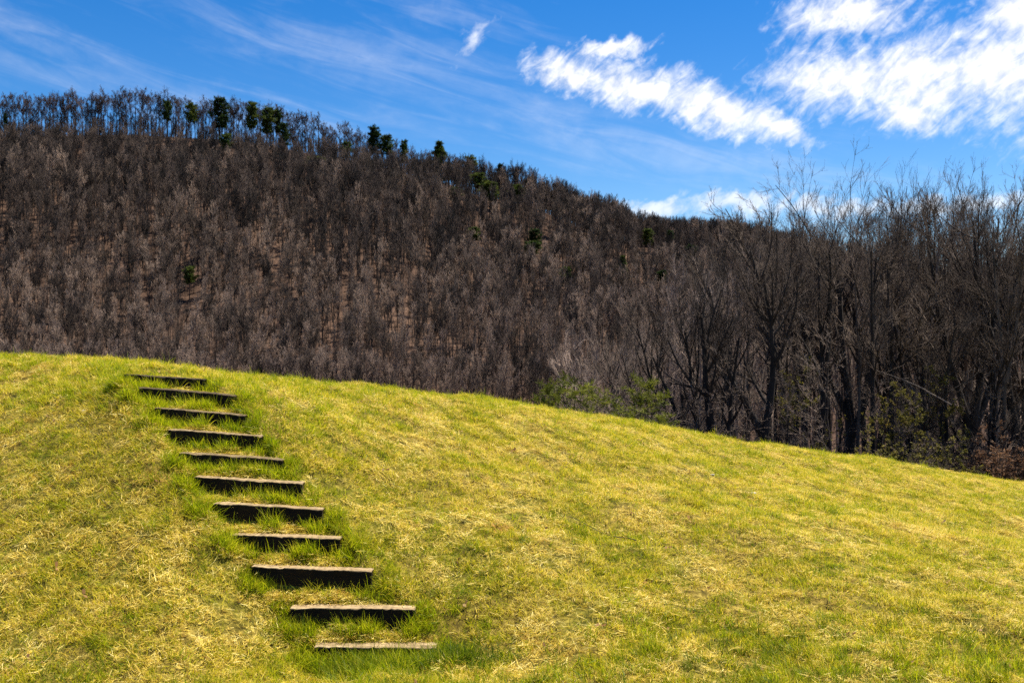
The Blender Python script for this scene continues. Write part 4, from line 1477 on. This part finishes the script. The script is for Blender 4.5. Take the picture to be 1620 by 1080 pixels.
Y0 = ground_hit(900, 825, 6, 20)
Y1 = ground_hit(1008, 864, 6, 20)
pts = []
for t in np.linspace(0, 1, 9):
    y = Y0 + (Y1 - Y0) * t
    x = ((900 + 108 * t) - 810) / FOC * y
    pts.append((x, y, float(height(np.array([x]), np.array([y]))[0]) + 0.045 + 0.01 * math.sin(9 * t)))
P, L = smooth_path(pts, 16, np.random.default_rng(3), .004)
bg = Bag()
bg.add(*tubes(P[None], np.linspace(.002, .0042, 16)[None], 6))
me = bg.mesh('fallen_stick')
c = P.mean(0)
me.transform(__import__('mathutils').Matrix.Translation([-float(t) for t in c]))
o = obj('fallen_stick', me, M['bark_near'])
o.location = c
tag(o, 'thin dark stick lying in the grass in the middle of the slope', 'stick')

# ------------------------------------------------------------------ light and sky
SUN_EL, SUN_AZ = 65.0, 62.0      # azimuth clockwise from +Y (ahead of the camera)
sl = bpy.data.lights.new('sun', 'SUN')
sl.energy = 5.0
sl.angle = R(0.53)
sl.color = (1.0, 0.945, 0.86)
so = bpy.data.objects.new('sun', sl)
C.objects.link(so)
import mathutils
d = mathutils.Vector((math.sin(R(SUN_AZ)) * math.cos(R(SUN_EL)), math.cos(R(SUN_AZ)) * math.cos(R(SUN_EL)), math.sin(R(SUN_EL))))
so.rotation_euler = d.to_track_quat('Z', 'Y').to_euler()
so.location = (0, 0, 60)

w = bpy.data.worlds.new('World')
scene.world = w
w.use_nodes = True
nt = w.node_tree
nt.nodes.clear()
g = NT(nt)
out = g.n('ShaderNodeOutputWorld')
bg = g.n('ShaderNodeBackground', ins={'Strength': 0.068})
nt.links.new(bg.outputs[0], out.inputs[0])
sky = g.n('ShaderNodeTexSky')
sky.sky_type = 'NISHITA'
sky.sun_disc = False
sky.sun_elevation = R(SUN_EL)
sky.sun_rotation = R(SUN_AZ)
sky.altitude = 400
sky.air_density = 1.0
sky.dust_density = 0.3
sky.ozone_density = 3.0
hsv = g.n('ShaderNodeHueSaturation', ins={'Hue': 0.508, 'Saturation': 1.45, 'Value': 1.0, 'Color': sky.outputs[0]})
tc = g.n('ShaderNodeTexCoord').outputs['Generated']
sx = g.n('ShaderNodeSeparateXYZ')
nt.links.new(tc, sx.inputs[0])
X_, Y_, Z_ = sx.outputs
az = g.m('MULTIPLY', g.m('ARCTAN2', X_, Y_), 180 / math.pi)
el = g.m('MULTIPLY', g.m('ARCSINE', Z_), 180 / math.pi)
ae = g.n('ShaderNodeCombineXYZ')
nt.links.new(az, ae.inputs[0])
nt.links.new(el, ae.inputs[1])
ae = ae.outputs[0]


def azel(px, py):
    x, y, z = (px - 810) / FOC, 1.0, (HPY - py) / FOC
    return math.degrees(math.atan2(x, y)), math.degrees(math.atan2(z, math.hypot(x, y)))


# domain warp of the cloud field
wn = g.n('ShaderNodeTexNoise', ins={'Scale': 0.55, 'Detail': 5, 'Roughness': 0.6})
nt.links.new(ae, wn.inputs['Vector'])
wsub = g.n('ShaderNodeVectorMath', operation='SUBTRACT')
nt.links.new(wn.outputs['Color'], wsub.inputs[0])
wsub.inputs[1].default_value = (0.5, 0.5, 0.5)
wsc = g.n('ShaderNodeVectorMath', operation='SCALE')
nt.links.new(wsub.outputs[0], wsc.inputs[0])
wsc.inputs['Scale'].default_value = 2.2
wadd = g.n('ShaderNodeVectorMath', operation='ADD')
nt.links.new(ae, wadd.inputs[0])
nt.links.new(wsc.outputs[0], wadd.inputs[1])
AEW = wadd.outputs[0]


def blob(px, py, rx, ry, tilt, vec):
    """soft ellipse on the sky: 1 in the middle, 0 at the rim, negative outside"""
    a, e = azel(px, py)
    mp = g.n('ShaderNodeMapping', vector_type='TEXTURE')
    mp.inputs['Location'].default_value = (a, e, 0)
    mp.inputs['Rotation'].default_value = (0, 0, R(tilt))
    mp.inputs['Scale'].default_value = (rx / 27.5, ry / 27.5, 1)
    nt.links.new(vec, mp.inputs[0])
    ln = g.n('ShaderNodeVectorMath', operation='LENGTH')
    nt.links.new(mp.outputs[0], ln.inputs[0])
    return g.m('SUBTRACT', 1.0, ln.outputs['Value'])


def union(vals):
    v = vals[0]
    for o_ in vals[1:]:
        v = g.m('SMOOTH_MAX', v, o_, 0.3)
    return v


thick = union([blob(905, 118, 85, 34, -12, AEW), blob(1010, 140, 130, 44, -14, AEW), blob(1130, 172, 140, 42, -20, AEW), blob(1230, 198, 65, 26, -28, AEW), blob(965, 78, 75, 16, 4, AEW),
               blob(1330, 125, 130, 60, -8, AEW), blob(1460, 122, 185, 70, -5, AEW), blob(1600, 102, 180, 82, 0, AEW), blob(1340, 20, 110, 42, 0, AEW), blob(1440, 180, 75, 34, -20, AEW), blob(1700, 105, 240, 100, 0, AEW),
               blob(1620, 20, 70, 60, 0, AEW)])
band = union([blob(1160, 318, 95, 24, 3, AEW), blob(1040, 332, 90, 20, -2, AEW), blob(1290, 330, 120, 22, 0, AEW), blob(1500, 325, 160, 18, 0, AEW)])
# streaky detail, stretched along the wind
mp = g.n('ShaderNodeMapping', vector_type='TEXTURE')
mp.inputs['Rotation'].default_value = (0, 0, R(38))
mp.inputs['Scale'].default_value = (2.0, 0.85, 1)
nt.links.new(ae, mp.inputs[0])
fn = g.noise(mp.outputs[0], 1.5, 9, 0.62, 0.5)
fn2 = g.noise(ae, 0.9, 8, 0.6, 0.3)
det = g.m('ADD', g.m('MULTIPLY', g.m('SUBTRACT', fn, 0.5), 2.0), g.m('MULTIPLY', g.m('SUBTRACT', fn2, 0.5), 1.3))
wisp = union([blob(748, 72, 60, 18, 45, AEW)])
ct = g.m('MULTIPLY', g.smooth(g.m('ADD', g.m('MULTIPLY', thick, 1.35), g.m('MULTIPLY', det, 0.9)), -0.22, 1.25), 0.97)
cb = g.m('MULTIPLY', g.smooth(g.m('ADD', g.m('MULTIPLY', band, 1.1), det), -0.2, 1.1), 0.68)
# thin cirrus veils
cir = union([blob(80, 62, 280, 40, -17, AEW), blob(690, 10, 170, 40, -12, AEW), blob(900, 205, 330, 60, -18, AEW), blob(560, 90, 330, 60, -10, AEW), blob(300, 160, 400, 40, -6, AEW), blob(1150, 255, 280, 60, -10, AEW)])
mp2 = g.n('ShaderNodeMapping', vector_type='TEXTURE')
mp2.inputs['Rotation'].default_value = (0, 0, R(-14))
mp2.inputs['Scale'].default_value = (7.0, 1.1, 1)
nt.links.new(ae, mp2.inputs[0])
cn = g.noise(mp2.outputs[0], 1.0, 7, 0.6, 0.8)
cc = g.m('MULTIPLY', g.smooth(g.m('ADD', g.m('MULTIPLY', cir, 0.6), g.m('MULTIPLY', g.m('SUBTRACT', cn, 0.5), 2.0)), -0.15, 1.35), 0.27)
cw = g.m('MULTIPLY', g.smooth(g.m('ADD', g.m('MULTIPLY', wisp, 0.9), g.m('MULTIPLY', det, 1.0)), -0.1, 1.5), 0.7)
cov = g.m('MAXIMUM', g.m('MAXIMUM', g.m('MAXIMUM', ct, cb), cw), cc)
cov = g.m('MULTIPLY', cov, g.smooth(el, -1.0, 2.0))
shade = g.m('ADD', 4.6, g.m('ADD', g.m('MULTIPLY', fn, 3.4), g.m('MULTIPLY', fn2, 2.6)))
cl = g.n('ShaderNodeCombineColor')
nt.links.new(shade, cl.inputs[0])
nt.links.new(shade, cl.inputs[1])
nt.links.new(g.m('MULTIPLY', shade, 1.02), cl.inputs[2])
mixc = g.mix(cov, hsv.outputs[0], cl.outputs[0])
nt.links.new(mixc, bg.inputs[0])

# ------------------------------------------------------------------ camera and output
cam = bpy.data.cameras.new('camera')
cam.lens = 35
cam.sensor_width = 36
cam.clip_end = 3000
cam.dof.use_dof = True
cam.dof.focus_distance = 9.5
cam.dof.aperture_fstop = 4.0
co = bpy.data.objects.new('camera', cam)
C.objects.link(co)
co.location = (0, 0, EYE)
co.rotation_euler = (R(90), 0, 0)
scene.camera = co
scene.view_settings.view_transform = 'Standard'
scene.view_settings.look = 'None'
scene.view_settings.exposure = 1.12
scene.view_settings.gamma = 1.0
scene.render.engine = 'CYCLES'
scene.cycles.max_bounces = 4
scene.cycles.use_denoising = False
scene.cycles.sample_clamp_indirect = 2.0
scene.cycles.sample_clamp_direct = 4.0
scene.cycles.transparent_max_bounces = 4
